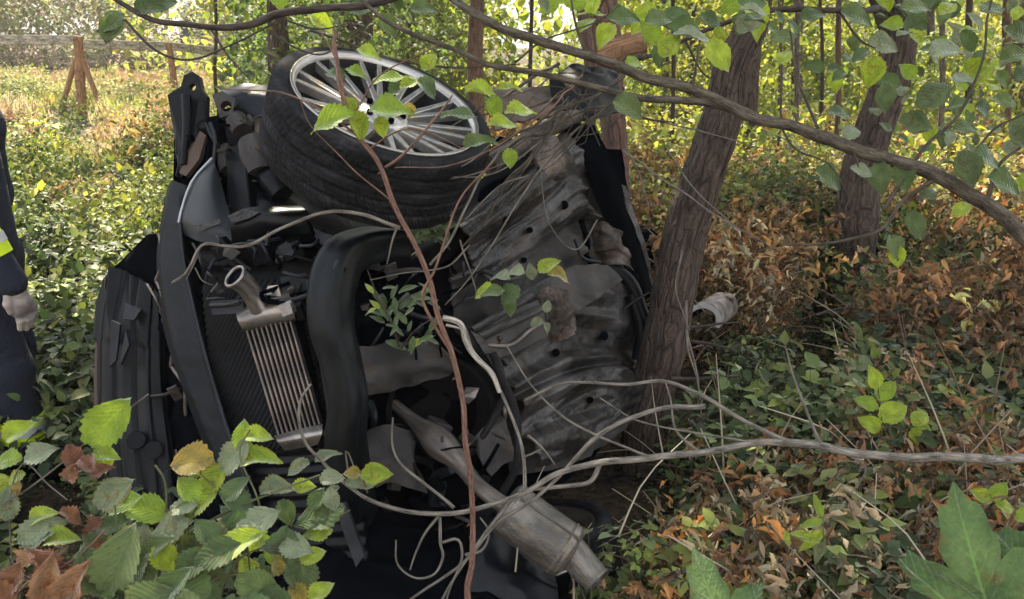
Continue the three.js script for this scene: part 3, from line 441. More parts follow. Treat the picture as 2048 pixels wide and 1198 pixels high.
// ---- body shell: closed hull behind everything that is torn off
{
  // plan outline on the ground (x, z) from the front keel along the floor to the rear, round the roof side and back along the front
  const lo = [[-0.42, -2.34], [-0.10, -2.82], [0.28, -3.36], [0.70, -4.25], [0.95, -5.0], [-0.25, -5.5], [-0.85, -4.4], [-1.15, -3.3], [-1.05, -2.82], [-0.72, -2.56]];
  const top = [1.02, 1.16, 1.20, 0.62, 0.52, 0.50, 0.78, 0.92, 0.94, 0.98], s = [];
  const f = fromGrid((u, v) => {
    const k = u * lo.length, i = Math.floor(k) % lo.length, j = (i + 1) % lo.length, t = k - Math.floor(k);
    const x = mix(lo[i][0], lo[j][0], t), z = mix(lo[i][1], lo[j][1], t), h = mix(top[i], top[j], t);
    const cx = -0.08, cz = -3.7, in2 = v < 0.5 ? 1 : v < 0.75 ? 1 - (v - 0.5) * 0.35 : 0.9125 - (v - 0.75) * 3.65, y = v < 0.5 ? -0.1 + (h + 0.05) * v * 2 : v < 0.75 ? h - 0.05 + (v - 0.5) * 0.35 : h + 0.0375 + (v - 0.75) * 0.1;
    const n = 0.035 * ridge(x * 4, y * 5, z * 4);
    return V(mix(cx, x, in2) + n, y, mix(cz, z, in2) + n);
  }, 120, 36, true);
  const uv = f.attributes.uv; for (let i = 0; i < uv.count; i++) uv.setXY(i, uv.getX(i) * 6, uv.getY(i) * 2);
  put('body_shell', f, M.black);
}
// ---- wheels
function tyreGeo(R, N = 300) {
  const prof = [[-0.098, R - 0.062], [-0.112, R - 0.056], [-0.122, R - 0.04], [-0.122, R - 0.024], [-0.114, R - 0.010]];
  const tread = []; for (let i = 0; i <= 46; i++) tread.push(-0.108 + 0.216 * i / 46);
  const groove = x => { let d = 0; for (const g of [-0.062, -0.021, 0.021, 0.062]) d = Math.max(d, clamp(1.7 - Math.abs(x - g) / 0.0036)); return Math.min(1, d); };
  for (const x of tread) prof.push([x, R - 0.006 * (x / 0.108) ** 4 - 0.010 * groove(x), 1]);
  prof.push([0.114, R - 0.010], [0.122, R - 0.024], [0.122, R - 0.04], [0.1165, R - 0.046], [0.119, R - 0.05], [0.112, R - 0.056], [0.098, R - 0.062]);
  const g = fromGrid((u, v) => {
    const [x, r, t] = prof[Math.round(v * (prof.length - 1))], a = u * Math.PI * 2; let rr = r;
    if (t) { const ph = u * 92 + (x > 0 ? 1 : -1) * x * 22 + (Math.abs(x) > 0.062 ? 0.5 : 0); const f = ph - Math.floor(ph); if (f < 0.16 && Math.abs(x) > 0.021) rr -= 0.005; else if (f > 0.5 && f < 0.62) rr -= 0.003; }
    return V(Math.cos(a) * rr, x, Math.sin(a) * rr);
  }, N * 2, prof.length - 1, true);
  const uv = g.attributes.uv; for (let i = 0; i < uv.count; i++) uv.setXY(i, uv.getX(i) * 8, uv.getY(i));
  return g;
}
const TR = 0.312, tyreG = tyreGeo(TR); tyreG.scale(1, 0.88, 1);
function wheelFrame(center, n, xdir) { const Y = n.clone().normalize(), X = xdir.clone().addScaledVector(Y, -xdir.dot(Y)).normalize(), Z = X.clone().cross(Y); return new THREE.Matrix4().makeBasis(X, Y, Z).setPosition(center.clone().sub(carBase)); }
function lathe(p, n = 96) { return new THREE.LatheGeometry(p.map(q => new THREE.Vector2(q[0], q[1])), n); }
{
  const lip = P(775, 205, 2.16), view = lip.clone().sub(EYE).normalize(); const r = RIGHT.clone().addScaledVector(view, -RIGHT.dot(view)).normalize(), u = r.clone().cross(view).normalize();
  const n = view.clone().multiplyScalar(-0.43).add(r.clone().multiplyScalar(0.33).addScaledVector(u, 0.94).normalize().multiplyScalar(0.903)).normalize();
  const wheel = new THREE.Group(); wheel.name = 'wheel'; wheel.userData.label = 'upturned wheel with thin alloy spokes';
  wheel.applyMatrix4(wheelFrame(lip.clone().addScaledVector(n, -0.102), n, r)); car.add(wheel);
  const sub = (name, g, m) => { const o = shadow(new THREE.Mesh(g, m)); o.name = name; wheel.add(o); return o; };
  sub('tyre', tyreG, M.rubber);
  sub('rim', lathe([[0.246, 0.094], [0.252, 0.108], [0.262, 0.112], [0.264, 0.106], [0.258, 0.098], [0.250, 0.09]]), M.rim);
  sub('rim_barrel', lathe([[0.246, 0.094], [0.240, 0.07], [0.236, 0.03], [0.222, -0.02], [0.228, -0.07], [0.246, -0.096], [0.262, -0.104], [0.260, -0.098], [0.242, -0.07], [0.232, -0.02], [0.246, 0.04], [0.250, 0.09]]), std(0.03, 0.03, 0.033, { metalness: 0.4, roughness: 0.6 }));
  sub('brake_disc', lathe([[0.02, -0.03], [0.165, -0.03], [0.168, -0.036], [0.168, -0.052], [0.09, -0.056], [0.02, -0.056]]), std(0.03, 0.027, 0.025, { metalness: 0.5, roughness: 0.6 }));
  sub('wheel_well_back', lathe([[0.0, -0.075], [0.226, -0.075], [0.226, -0.082], [0.0, -0.082]], 48), M.black);
  sub('hub_cap', lathe([[0, 0.0935], [0.024, 0.0935], [0.027, 0.09], [0.027, 0.085]], 32), M.plastic);
  sub('hub', lathe([[0, 0.090], [0.028, 0.090], [0.034, 0.084], [0.036, 0.074], [0.062, 0.070], [0.076, 0.058], [0.078, 0.02], [0.05, -0.03]], 48), M.rim);
  // split spokes: ten pairs from the hub to the lip, each pair closing towards the hub
  const spokeG = (() => { const s = new THREE.Shape(); s.moveTo(-0.0078, 0); s.lineTo(0.0078, 0); s.lineTo(0.005, 0.19); s.lineTo(-0.005, 0.19); s.closePath();
    const g = new THREE.ExtrudeGeometry(s, { depth: 0.02, bevelEnabled: true, bevelSize: 0.0025, bevelThickness: 0.004, bevelSegments: 2, steps: 1 }); g.rotateX(Math.PI / 2);   // along +Z, top at y = 0
    const p = g.attributes.position; for (let i = 0; i < p.count; i++) { const t = p.getZ(i) / 0.19; p.setY(i, p.getY(i) + 0.062 + 0.034 * Math.sin(t * 1.5) - 0.004); } g.computeVertexNormals(); return g; })();
  for (let k = 0; k < 10; k++) for (const s of [-1, 1]) {
    const o = sub('spoke', spokeG, M.rim); const a = (k + 0.3) / 10 * Math.PI * 2 + s * 0.05; o.position.set(Math.sin(a) * 0.06, 0, Math.cos(a) * 0.06); o.rotation.y = a + s * 0.085;
  }
  for (let k = 0; k < 5; k++) { const a = k / 5 * Math.PI * 2, g = new THREE.CylinderGeometry(0.009, 0.009, 0.016, 6); g.translate(Math.cos(a) * 0.052, 0.075, Math.sin(a) * 0.052); sub('wheel_bolt', g, M.black); }
  // lower wheel, lying under the muffler: only the tyre shows
  const w2 = new THREE.Group(); w2.name = 'wheel'; w2.userData.label = 'lower wheel half buried under the muffler';
  const c2 = P(1050, 1118, 2.62); w2.applyMatrix4(wheelFrame(c2, V(-0.18, 0.93, -0.28), r)); car.add(w2);
  const t2 = shadow(new THREE.Mesh(tyreG, M.rubber)); t2.name = 'tyre'; w2.add(t2);
  const r2 = shadow(new THREE.Mesh(lathe([[0.262, 0.1], [0.24, 0.08], [0.225, 0], [0.24, -0.08], [0.262, -0.1]], 48), M.fin)); r2.name = 'rim'; w2.add(r2);
}
// ---- front end: torn bumper cover, cross beam, bracket of the headlight, fender pieces
const crum = (a, s, f = 9) => (u, v, p) => a * (ridge(p.x * f + s, p.y * f, p.z * f) + 0.5 * noise3(p.x * f * 2.3, p.y * f * 2.3, p.z * 9));
put('bumper_cover', sheet([
  [[208, 560, 2.66], [218, 535, 2.62], [262, 548, 2.58], [300, 572, 2.54], [318, 590, 2.53]],
  [[196, 650, 2.64], [206, 650, 2.58], [255, 655, 2.55], [298, 665, 2.51], [322, 670, 2.50]],
  [[194, 780, 2.60], [204, 780, 2.54], [250, 782, 2.51], [298, 785, 2.47], [330, 788, 2.47]],
  [[196, 880, 2.56], [207, 880, 2.50], [255, 885, 2.47], [305, 888, 2.43], [345, 892, 2.44]],
  [[205, 990, 2.54], [220, 1000, 2.47], [270, 1005, 2.44], [315, 1008, 2.41], [360, 1000, 2.42]],
  [[240, 1100, 2.52], [255, 1110, 2.46], [300, 1115, 2.44], [335, 1115, 2.41], [375, 1110, 2.42]]], 60, 90,
  (u, v, p) => { const s = (u * 5.2) % 1; return (s < 0.14 ? -0.014 : 0) + 0.01 * ridge(p.y * 3, u * 5, 2) * (v < 0.25 ? 1.6 : 0.5); }, 0.007), M.plastic);
put('bumper_trim', sheet([[[204, 560, 2.67], [212, 552, 2.635]], [[190, 700, 2.65], [199, 700, 2.60]], [[190, 850, 2.60], [199, 850, 2.55]], [[204, 980, 2.55], [211, 980, 2.50]]], 4, 40, () => 0, 0.01), std(0.09, 0.05, 0.045, { roughness: 0.5 }));
for (const [pl, l] of [[[[222, 640, 2.50], [240, 648, 2.50], [232, 720, 2.49], [218, 735, 2.49]], 0], [[[250, 605, 2.50], [282, 618, 2.49], [268, 640, 2.48], [246, 638, 2.49]], 1], [[[246, 690, 2.48], [252, 660, 2.48], [258, 690, 2.475], [240, 730, 2.475]], 2]]) put('cracked_grille_piece', plate(pl, 0.012), M.plasticGrey);
for (let k = 0; k < 2; k++) put('parking_sensor', tube([P(272 + k * 34, 880 + k * 20, 2.50), P(272 + k * 34, 880 + k * 20, 2.40)], [0.03, 0.026], { radial: 20 }), M.plastic);
// cross beam: long curved dark strip with a bright seam
put('bumper_beam', sheet([
  [[336, 372, 2.46], [345, 360, 2.42], [372, 372, 2.38]],
  [[320, 445, 2.46], [330, 440, 2.40], [364, 440, 2.36], [372, 446, 2.40]],
  [[312, 520, 2.45], [322, 520, 2.38], [368, 520, 2.34], [376, 522, 2.38]],
  [[320, 610, 2.43], [332, 610, 2.36], [386, 610, 2.31], [396, 612, 2.36]],
  [[340, 700, 2.41], [352, 700, 2.33], [408, 700, 2.28], [420, 702, 2.33]],
  [[366, 780, 2.38], [378, 780, 2.31], [430, 780, 2.26], [444, 782, 2.31]],
  [[396, 860, 2.36], [408, 860, 2.28], [454, 860, 2.24], [470, 862, 2.29]],
  [[440, 960, 2.34], [452, 960, 2.26], [490, 960, 2.22], [505, 960, 2.27]],
  [[490, 1060, 2.33], [500, 1060, 2.25], [530, 1060, 2.22], [545, 1060, 2.26]]], 18, 90, (u, v, p) => 0.004 * noise3(p.x * 7, p.y * 6, 3), 0.01, true), phys(0.017, 0.024, 0.040, { map: rep(dustT, 1.3, 1.3), roughness: 0.55, specularIntensity: 0.5 }));
put('beam_seam', tube([P(360, 445, 2.35), P(368, 520, 2.33), P(387, 610, 2.30), P(409, 700, 2.27), P(432, 780, 2.25), P(456, 860, 2.23), P(492, 960, 2.21)], 0.0045, { radial: 5, step: 0.02 }), M.plasticGrey);
for (const [y0, y1, x0, x1] of [[470, 560, 318, 312], [560, 640, 312, 326], [640, 730, 326, 342], [730, 830, 342, 372]]) put('loose_wire', tube([P(x0, y0, 2.45), P((x0 + x1) / 2 + 12, (y0 + y1) / 2, 2.40), P(x1, y1, 2.44)], 0.006, { radial: 5, jitter: 0.012, seed: y0 }), M.fin);
put('headlight_bracket', plate([[335, 190, 2.50], [362, 172, 2.50], [368, 150, 2.50], [385, 143, 2.50], [398, 152, 2.50], [402, 175, 2.49], [413, 192, 2.48], [412, 250, 2.48], [396, 290, 2.47], [376, 330, 2.46], [362, 356, 2.46], [352, 290, 2.49], [343, 240, 2.50]], 0.02, [385, 174, 7, 2.495]), M.plastic);
put('bracket_rib', tube([P(372, 190, 2.47), P(374, 250, 2.46), P(368, 330, 2.44)], [0.016, 0.012], { radial: 6 }), M.plastic);
put('fender_liner', sheet([
  [[420, 318, 2.40], [430, 330, 2.38], [436, 345, 2.38]],
  [[385, 362, 2.38], [420, 368, 2.33], [445, 375, 2.36]],
  [[366, 410, 2.37], [415, 412, 2.31], [456, 418, 2.34]],
  [[358, 442, 2.36], [412, 442, 2.30], [462, 440, 2.33]],
  [[368, 470, 2.36], [420, 486, 2.31], [480, 478, 2.33]]], 30, 34, crum(0.004, 3), 0.006), phys(0.028, 0.036, 0.05, { map: rep(grimeT, 2, 2), roughness: 0.55, clearcoat: 0.3, clearcoatRoughness: 0.4 }), 'torn blue grey fender liner');
put('fender_edge', tube([P(424, 316, 2.385), P(385, 360, 2.365), P(366, 408, 2.355), P(357, 445, 2.345)], 0.004, { radial: 5 }), std(0.5, 0.52, 0.55, { roughness: 0.4 }));
put('pale_tab', plate([[388, 452, 2.28], [440, 438, 2.29], [442, 446, 2.29], [396, 464, 2.28]], 0.006), M.floor);
put('fender', sheet([
  [[440, 180, 2.58], [480, 172, 2.60], [540, 170, 2.62], [580, 120, 2.75]],
  [[446, 200, 2.50], [490, 196, 2.52], [545, 195, 2.55], [570, 170, 2.60]],
  [[470, 215, 2.46], [500, 230, 2.50], [545, 240, 2.52], [560, 240, 2.55]]], 40, 20, crum(0.008, 5), 0.008), M.paint);
put('wheel_arch_liner', sheet([
  [[470, 250, 2.62], [520, 235, 2.66], [600, 300, 2.70], [720, 420, 2.62], [880, 420, 2.62], [960, 370, 2.75]],
  [[455, 330, 2.52], [530, 340, 2.50], [620, 430, 2.45], [740, 500, 2.42], [870, 480, 2.50], [950, 430, 2.66]],
  [[460, 430, 2.42], [540, 450, 2.34], [640, 500, 2.32], [740, 540, 2.40], [860, 540, 2.55], [930, 500, 2.66]]], 50, 30, crum(0.01, 8), 0.006), M.plastic);
put('arch_ledge', sheet([[[460, 425, 2.33], [520, 415, 2.31], [600, 412, 2.34]], [[462, 445, 2.29], [525, 434, 2.27], [615, 426, 2.30]], [[470, 520, 2.36], [540, 508, 2.33], [640, 492, 2.34]]], 30, 16, crum(0.005, 9), 0.006), M.paint);
// junk in the corner between bracket and tyre
for (const [x, y, d, r, dx, dy] of [[508, 285, 2.46, 0.055, 18, 60], [470, 235, 2.5, 0.035, 14, 26], [395, 262, 2.52, 0.03, 26, -10], [440, 300, 2.5, 0.038, 20, 40], [535, 350, 2.44, 0.045, 30, 40]]) put('engine_bay_canister', tube([P(x, y, d), P(x + dx * 0.5, y + dy * 0.5, d - 0.02), P(x + dx, y + dy, d - 0.03)], t => r * (1 - 0.25 * Math.abs(t - 0.4)), { radial: 18, step: 0.01 }), x % 2 ? M.plastic : M.floorDark);
put('rusty_bracket', plate([[376, 300, 2.44], [400, 262, 2.45], [412, 270, 2.45], [398, 318, 2.43], [372, 352, 2.43], [358, 345, 2.44]], 0.02), std(0.10, 0.065, 0.05));
put('lamp_socket', plate([[424, 190, 2.47], [444, 182, 2.48], [470, 196, 2.47], [466, 226, 2.46], [440, 236, 2.46]], 0.03, [452, 212, 11, 2.465]), M.floorDark);
put('inner_strut', boxAt(P(427, 340, 2.46), P(440, 200, 2.5).sub(P(415, 470, 2.42)), V(1, 0, 0.4), null, 0.34, 0.045, 0.05), M.black);
put('inner_strut', boxAt(P(485, 370, 2.42), P(475, 250, 2.5).sub(P(495, 440, 2.38)), V(1, 0, 0.4), null, 0.26, 0.07, 0.05), M.plastic);
put('muddy_clip', plate([[455, 432, 2.26], [485, 418, 2.27], [520, 424, 2.27], [500, 436, 2.26], [466, 446, 2.26]], 0.02), M.floor);
cable('brake_hose', M.plasticGrey, 0.006, 2.4, [420, 245], [430, 275], [428, 320], [424, 360]);
cable('brake_hose', M.floorDark, 0.008, 2.42, [450, 420], [480, 400], [470, 370], [500, 340]);
// ---- cooling pack
const dk = (x, y) => 2.18 + (640 - x) * 0.00035;   // plane of the cooling pack
put('radiator', sheet([[[404, 570, 2.32], [500, 560, 2.29], [640, 560, 2.24]], [[418, 700, 2.30], [520, 690, 2.27], [660, 690, 2.22]], [[440, 830, 2.29], [550, 830, 2.25], [680, 830, 2.20]], [[470, 960, 2.28], [570, 960, 2.24], [700, 960, 2.20]]], 110, 140, (u, v) => ((Math.round(u * 110) + Math.round(v * 140)) % 5 < 2 ? 0.007 : 0), 0.03), M.plastic);
{
  const tl = [489, 652], tr = [584, 628], bl = [556, 872], br = [646, 846], nb = 10;
  const q = (u, v) => [mix(mix(tl[0], tr[0], u), mix(bl[0], br[0], u), v), mix(mix(tl[1], tr[1], u), mix(bl[1], br[1], u), v)];
  const PT = (u, v, o = 0) => { const [x, y] = q(u, v); return P(x, y, 2.17 - o + (1 - u) * 0.03); };
  const core = new THREE.Group(); core.name = 'intercooler'; core.userData.label = 'exposed intercooler with pale ribs'; core.position.copy(PT(0.5, 0.5).sub(carBase)); car.add(core);
  const sub = (name, g, m) => part(name, g, m, core);
  sub('core', plate([[...tl, 2.215], [...tr, 2.185], [...br, 2.185], [...bl, 2.215]], 0.05), M.black);
  for (let k = 0; k < nb; k++) { const u = (k + 0.5) / nb, a = PT(u, 0.0), b = PT(u, 1.0); sub('fin', boxAt(a.clone().add(b).multiplyScalar(0.5), b.clone().sub(a), RIGHT, null, a.distanceTo(b), 0.0062, 0.03, 0.0015), M.fin); }
  for (let k = 0; k < nb - 1; k++) for (let j = 0; j < 1; j++) { const u = (k + 1) / nb; const g = []; for (let i = 0; i < 44; i++) { const a = PT(u - 0.035, i / 44, -0.012), b = PT(u + 0.035, (i + (i % 2 ? 0.8 : -0.8) + 0.5) / 44, -0.012); g.push(tube([a, b], 0.001, { radial: 3, step: 0.01, cap: false })); } const o = sub('fin_web', merge(g), M.plasticGrey); o.userData.kind = 'stuff'; }
  sub('end_tank', sheet([[[470, 622, 2.20], [520, 604, 2.18], [578, 585, 2.17]], [[476, 640, 2.16], [528, 622, 2.14], [584, 606, 2.13]], [[484, 656, 2.165], [536, 642, 2.145], [590, 632, 2.135]], [[488, 664, 2.20], [540, 652, 2.18], [592, 640, 2.17]]], 24, 14, crum(0.003, 2), 0.02), M.alu);
  sub('end_tank', sheet([[[548, 872, 2.19], [600, 858, 2.17], [645, 848, 2.16]], [[556, 884, 2.16], [604, 874, 2.14], [644, 866, 2.13]], [[570, 900, 2.18], [604, 894, 2.16], [636, 888, 2.15]]], 20, 12, crum(0.003, 2), 0.02), M.alu);
  sub('hose_neck', tube([P(470, 553, 2.10), P(486, 565, 2.12), P(506, 590, 2.15), P(522, 618, 2.17)], t => 0.032 - 0.004 * Math.sin(t * 3), { radial: 24, step: 0.008, cap: false }), M.alu);
  sub('hose_neck', tube([P(470, 553, 2.11), P(486, 565, 2.13), P(506, 590, 2.16)], 0.026, { radial: 20, step: 0.01 }), M.black);
  sub('neck_ring', (() => { const t = new THREE.TorusGeometry(0.031, 0.005, 8, 32); t.applyMatrix4(basis(P(470, 553, 2.10), P(470, 553, 2.10).sub(P(486, 565, 2.12)), V(0, 1, 0), 1)); return t; })(), M.alu);
  sub('mount_tab', plate([[528, 590, 2.15], [536, 572, 2.15], [556, 570, 2.15], [562, 592, 2.14]], 0.008, [545, 582, 5, 2.15]), M.alu);
  sub('mount_tab', plate([[556, 612, 2.125], [580, 605, 2.12], [586, 626, 2.12], [566, 634, 2.125]], 0.006), M.alu);
}
cable('coolant_pipe', M.floor, 0.007, 2.16, [420, 612], [455, 610], [480, 604]);
cable('coolant_pipe', M.floor, 0.006, 2.12, [424, 585], [440, 565], [432, 588], [448, 580]);
cable('coolant_pipe', M.plasticGrey, 0.007, 2.14, [560, 602], [590, 598], [620, 588]);
cable('wire_loom', M.black, 0.008, 2.14, [490, 540], [510, 575], [530, 600], [580, 605]);
put('radiator_frame', plate([[420, 602, 2.2], [486, 598, 2.18], [488, 626, 2.18], [424, 630, 2.2]], 0.03), M.plasticGrey);
put('radiator_frame', plate([[612, 560, 2.16], [622, 560, 2.16], [678, 880, 2.14], [664, 884, 2.14]], 0.04), M.plasticGrey);
put('headlamp_washer', plate([[560, 555, 2.24], [612, 545, 2.22], [616, 580, 2.22], [566, 592, 2.24]], 0.05), M.plasticGrey);
put('front_panel', sheet([[[395, 460, 2.36], [520, 470, 2.32], [650, 470, 2.30]], [[400, 510, 2.40], [520, 520, 2.40], [650, 520, 2.38]], [[410, 570, 2.42], [520, 575, 2.42], [650, 575, 2.38]]], 40, 20, crum(0.014, 12), 0.01), M.plastic);
for (const [x, y, d, w, h] of [[585, 500, 2.30, 0.06, 0.05], [520, 505, 2.34, 0.05, 0.07], [450, 500, 2.34, 0.06, 0.045], [600, 620, 2.2, 0.03, 0.05]]) put('engine_bay_box', boxAt(P(x, y, d), V(0.9, 0.3, -0.2), V(-0.3, 0.9, 0), null, w, h, 0.06, 0.006), M.plastic);
put('lower_grille', sheet([[[470, 900, 2.28], [560, 900, 2.22], [690, 890, 2.15]], [[500, 1010, 2.28], [590, 1010, 2.22], [720, 1000, 2.15]], [[540, 1140, 2.28], [620, 1140, 2.22], [740, 1140, 2.16]]], 40, 40, (u, v) => (Math.round(v * 40) % 4 < 2 ? 0.008 : 0), 0.01), M.plastic);
// ---- subframe: hollow section bar, bent
put('subframe', tube(pts(2.12, [812, 486, 2.28], [770, 486, 2.24], [720, 496, 2.18], [684, 520, 2.12], [664, 580, 2.09], [664, 650, 2.08], [682, 720, 2.08], [696, 800, 2.08], [692, 880, 2.10], [700, 970, 2.15], [714, 1030, 2.24]), t => 0.042 + 0.012 * Math.sin(t * 5) ** 2, { radial: 36, step: 0.012, rough: 0.03, seed: 4, disp: (c, s, l) => 0.042 * ((c ** 6 + s ** 6) ** (-1 / 6) - 1) + 0.004 * noise3(c * 2, s * 2, l * 6) }), phys(0.010, 0.016, 0.022, { map: rep(dustT, 2, 2), roughness: 0.6, roughnessMap: grimeRough, specularIntensity: 0.5 }));
put('subframe_rib', tube(pts(2.05, [676, 520], [650, 590], [650, 650], [672, 740], [684, 830]), 0.006, { radial: 6 }), M.plasticGrey);
put('subframe_bolt', tube([P(684, 540, 2.09), P(684, 540, 2.05)], 0.011, { radial: 6 }), M.black);
put('lower_rail', plate([[652, 850, 2.10], [672, 848, 2.10], [700, 960, 2.09], [682, 972, 2.09]], 0.02), M.plasticGrey);
put('lower_rail', plate([[668, 1010, 2.08], [690, 1005, 2.08], [728, 1110, 2.08], [712, 1135, 2.08]], 0.02), M.plasticGrey);
put('upper_link', plate([[615, 452, 2.20], [650, 466, 2.18], [690, 478, 2.16], [672, 500, 2.15], [640, 488, 2.17]], 0.03), M.plasticGrey);
// ---- floor pan
const crumple = (p, a) => a * (0.9 * Math.abs(ridge(p.x * 4 + p.y * 3 + 1, p.y * 7 - p.x * 2, p.z * 3)) + 0.75 * Math.abs(ridge(p.x * 10, p.y * 16 + p.x * 6, p.z * 8)) + 0.3 * ridge(p.x * 26, p.y * 30, p.z * 20) + 0.15 * noise3(p.x * 60, p.y * 60, p.z * 50) - 0.8);
const facet = (x, y, s, a) => { const i = Math.floor(x), j = Math.floor(y), u = x - i, v = y - j, h = (p, q) => hash(i + p, j + q, s * 77); const w = u + v < 1 ? h(0, 0) * (1 - u - v) + h(1, 0) * u + h(0, 1) * v : h(1, 1) * (u + v - 1) + h(1, 0) * (1 - v) + h(0, 1) * (1 - u); return a * (w - 0.5); };   // flat crumpled faces with sharp creases
const pressed = (t, a) => { const f = t - Math.floor(t); return a * (clamp(f * 7) - clamp((f - 0.5) * 7)); };
const uFold = (u, c, w) => Math.exp(-(((u - c) / w) ** 2));
put('floor_pan', sheet([
  [[925, 440, 2.60], [1000, 372, 2.78], [1080, 300, 3.0], [1135, 262, 3.14], [1150, 275, 3.2]],
  [[915, 470, 2.54], [1010, 420, 2.72], [1095, 370, 2.96], [1150, 330, 3.15], [1172, 360, 3.25]],
  [[940, 520, 2.55], [1015, 478, 2.70], [1100, 430, 2.92], [1160, 390, 3.15], [1186, 420, 3.28]],
  [[965, 552, 2.66], [1035, 515, 2.82], [1090, 470, 3.0], [1150, 440, 3.2], [1190, 440, 3.32]]], 110, 80,
  (u, v, p) => facet(u * 4 + v * 1.5, v * 5, 1, 0.045) + facet(u * 11 + v * 5, v * 14, 2, 0.016) + pressed(v * 1.6 + 0.2 * u - 0.2, 0.03) + crumple(p, 0.004), 0.006), M.floor, 'crumpled grey floor of the car');
put('floor_pan', sheet([
  [[955, 655, 2.42], [1040, 590, 2.66], [1120, 545, 2.95], [1205, 530, 3.25], [1240, 560, 3.4], [1262, 600, 3.5]],
  [[975, 700, 2.42], [1050, 650, 2.64], [1140, 620, 2.95], [1215, 610, 3.22], [1262, 620, 3.4], [1290, 650, 3.55]],
  [[1000, 765, 2.42], [1070, 725, 2.60], [1150, 690, 2.88], [1225, 680, 3.14], [1268, 690, 3.34], [1292, 700, 3.5]],
  [[1030, 830, 2.42], [1090, 790, 2.56], [1160, 755, 2.80], [1225, 738, 3.02], [1260, 745, 3.2], [1285, 760, 3.36]],
  [[1050, 880, 2.40], [1100, 850, 2.52], [1150, 820, 2.70], [1200, 800, 2.9], [1236, 800, 3.06], [1262, 810, 3.2]],
  [[1075, 940, 2.42], [1110, 925, 2.5], [1150, 905, 2.64], [1180, 880, 2.78], [1215, 850, 2.95], [1240, 840, 3.1]]], 150, 130,
  (u, v, p) => facet(u * 3 - v * 1.2, v * 7 - u * 1.5, 5, 0.06) + facet(u * 8 + v * 3, v * 17 - u * 5, 6, 0.024) + facet(u * 24, v * 30, 7, 0.006) + pressed(v * 2.7 - 0.5 * u + 0.1 * noise3(u * 3, v * 3, 2), 0.028) - uFold(v - 0.1 * u, 0.5, 0.025) * 0.04 + crumple(p, 0.004), 0.006), M.floor, 'crumpled grey floor of the car');
put('tunnel_plate', sheet([[[1085, 575, 2.66], [1140, 535, 2.8], [1215, 530, 3.0]], [[1095, 590, 2.62], [1150, 580, 2.76], [1236, 548, 2.98]], [[1150, 625, 2.70], [1190, 600, 2.84], [1245, 560, 3.0]]], 40, 30, p => 0.004 * noise3(1, p * 9, 2), 0.02), M.floorDark);
put('tunnel_end', sheet([[[1075, 582, 2.60], [1110, 570, 2.62], [1135, 585, 2.68]], [[1085, 630, 2.60], [1118, 640, 2.60], [1150, 625, 2.68]], [[1100, 690, 2.62], [1130, 680, 2.62], [1150, 660, 2.7]]], 40, 40, (u, v, p) => facet(u * 4 + v, v * 5, 13, 0.035) + facet(u * 10, v * 11, 14, 0.012), 0.01), M.tan);
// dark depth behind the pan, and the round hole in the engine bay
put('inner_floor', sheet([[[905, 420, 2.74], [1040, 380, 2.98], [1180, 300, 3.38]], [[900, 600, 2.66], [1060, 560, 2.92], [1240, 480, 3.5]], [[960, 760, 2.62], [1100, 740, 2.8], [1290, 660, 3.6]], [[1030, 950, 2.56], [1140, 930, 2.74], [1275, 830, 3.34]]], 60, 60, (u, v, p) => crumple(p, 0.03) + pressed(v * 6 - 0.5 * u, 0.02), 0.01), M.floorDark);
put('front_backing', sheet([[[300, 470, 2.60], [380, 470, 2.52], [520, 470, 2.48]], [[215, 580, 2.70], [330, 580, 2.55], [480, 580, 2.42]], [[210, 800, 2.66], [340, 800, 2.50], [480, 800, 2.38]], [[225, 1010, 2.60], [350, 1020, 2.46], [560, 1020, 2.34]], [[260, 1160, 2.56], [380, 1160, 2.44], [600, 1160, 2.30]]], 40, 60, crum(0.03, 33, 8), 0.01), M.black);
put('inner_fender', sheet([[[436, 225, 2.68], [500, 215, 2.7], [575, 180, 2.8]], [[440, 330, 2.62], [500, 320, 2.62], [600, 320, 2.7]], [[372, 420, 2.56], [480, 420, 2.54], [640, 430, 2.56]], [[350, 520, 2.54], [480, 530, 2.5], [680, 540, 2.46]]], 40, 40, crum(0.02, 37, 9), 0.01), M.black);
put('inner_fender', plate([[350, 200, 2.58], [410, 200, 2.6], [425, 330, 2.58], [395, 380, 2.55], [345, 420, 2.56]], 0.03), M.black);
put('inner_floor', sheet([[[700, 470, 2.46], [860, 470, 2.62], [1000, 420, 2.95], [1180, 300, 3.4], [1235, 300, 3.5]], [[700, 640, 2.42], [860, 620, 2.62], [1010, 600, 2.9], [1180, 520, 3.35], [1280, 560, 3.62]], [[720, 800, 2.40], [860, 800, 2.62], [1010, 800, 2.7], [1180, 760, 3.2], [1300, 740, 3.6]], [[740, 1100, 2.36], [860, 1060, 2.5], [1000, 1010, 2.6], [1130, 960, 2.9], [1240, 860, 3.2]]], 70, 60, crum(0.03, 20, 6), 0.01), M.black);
put('engine_block', sheet([[[705, 690, 2.26], [760, 690, 2.32], [860, 680, 2.42]], [[715, 735, 2.22], [770, 735, 2.26], [900, 722, 2.36]], [[724, 790, 2.24], [772, 780, 2.30], [900, 740, 2.42]]], 40, 30, crum(0.018, 6, 12), 0.02), M.floorDark);
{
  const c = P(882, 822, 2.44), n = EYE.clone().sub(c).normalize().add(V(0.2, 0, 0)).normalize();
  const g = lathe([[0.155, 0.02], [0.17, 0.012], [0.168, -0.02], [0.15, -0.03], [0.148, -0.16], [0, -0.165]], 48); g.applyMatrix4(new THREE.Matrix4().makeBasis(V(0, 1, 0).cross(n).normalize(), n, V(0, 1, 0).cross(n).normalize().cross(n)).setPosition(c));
  put('gearbox_bell', g, std(0.004, 0.004, 0.006, { roughness: 0.95 }));
}
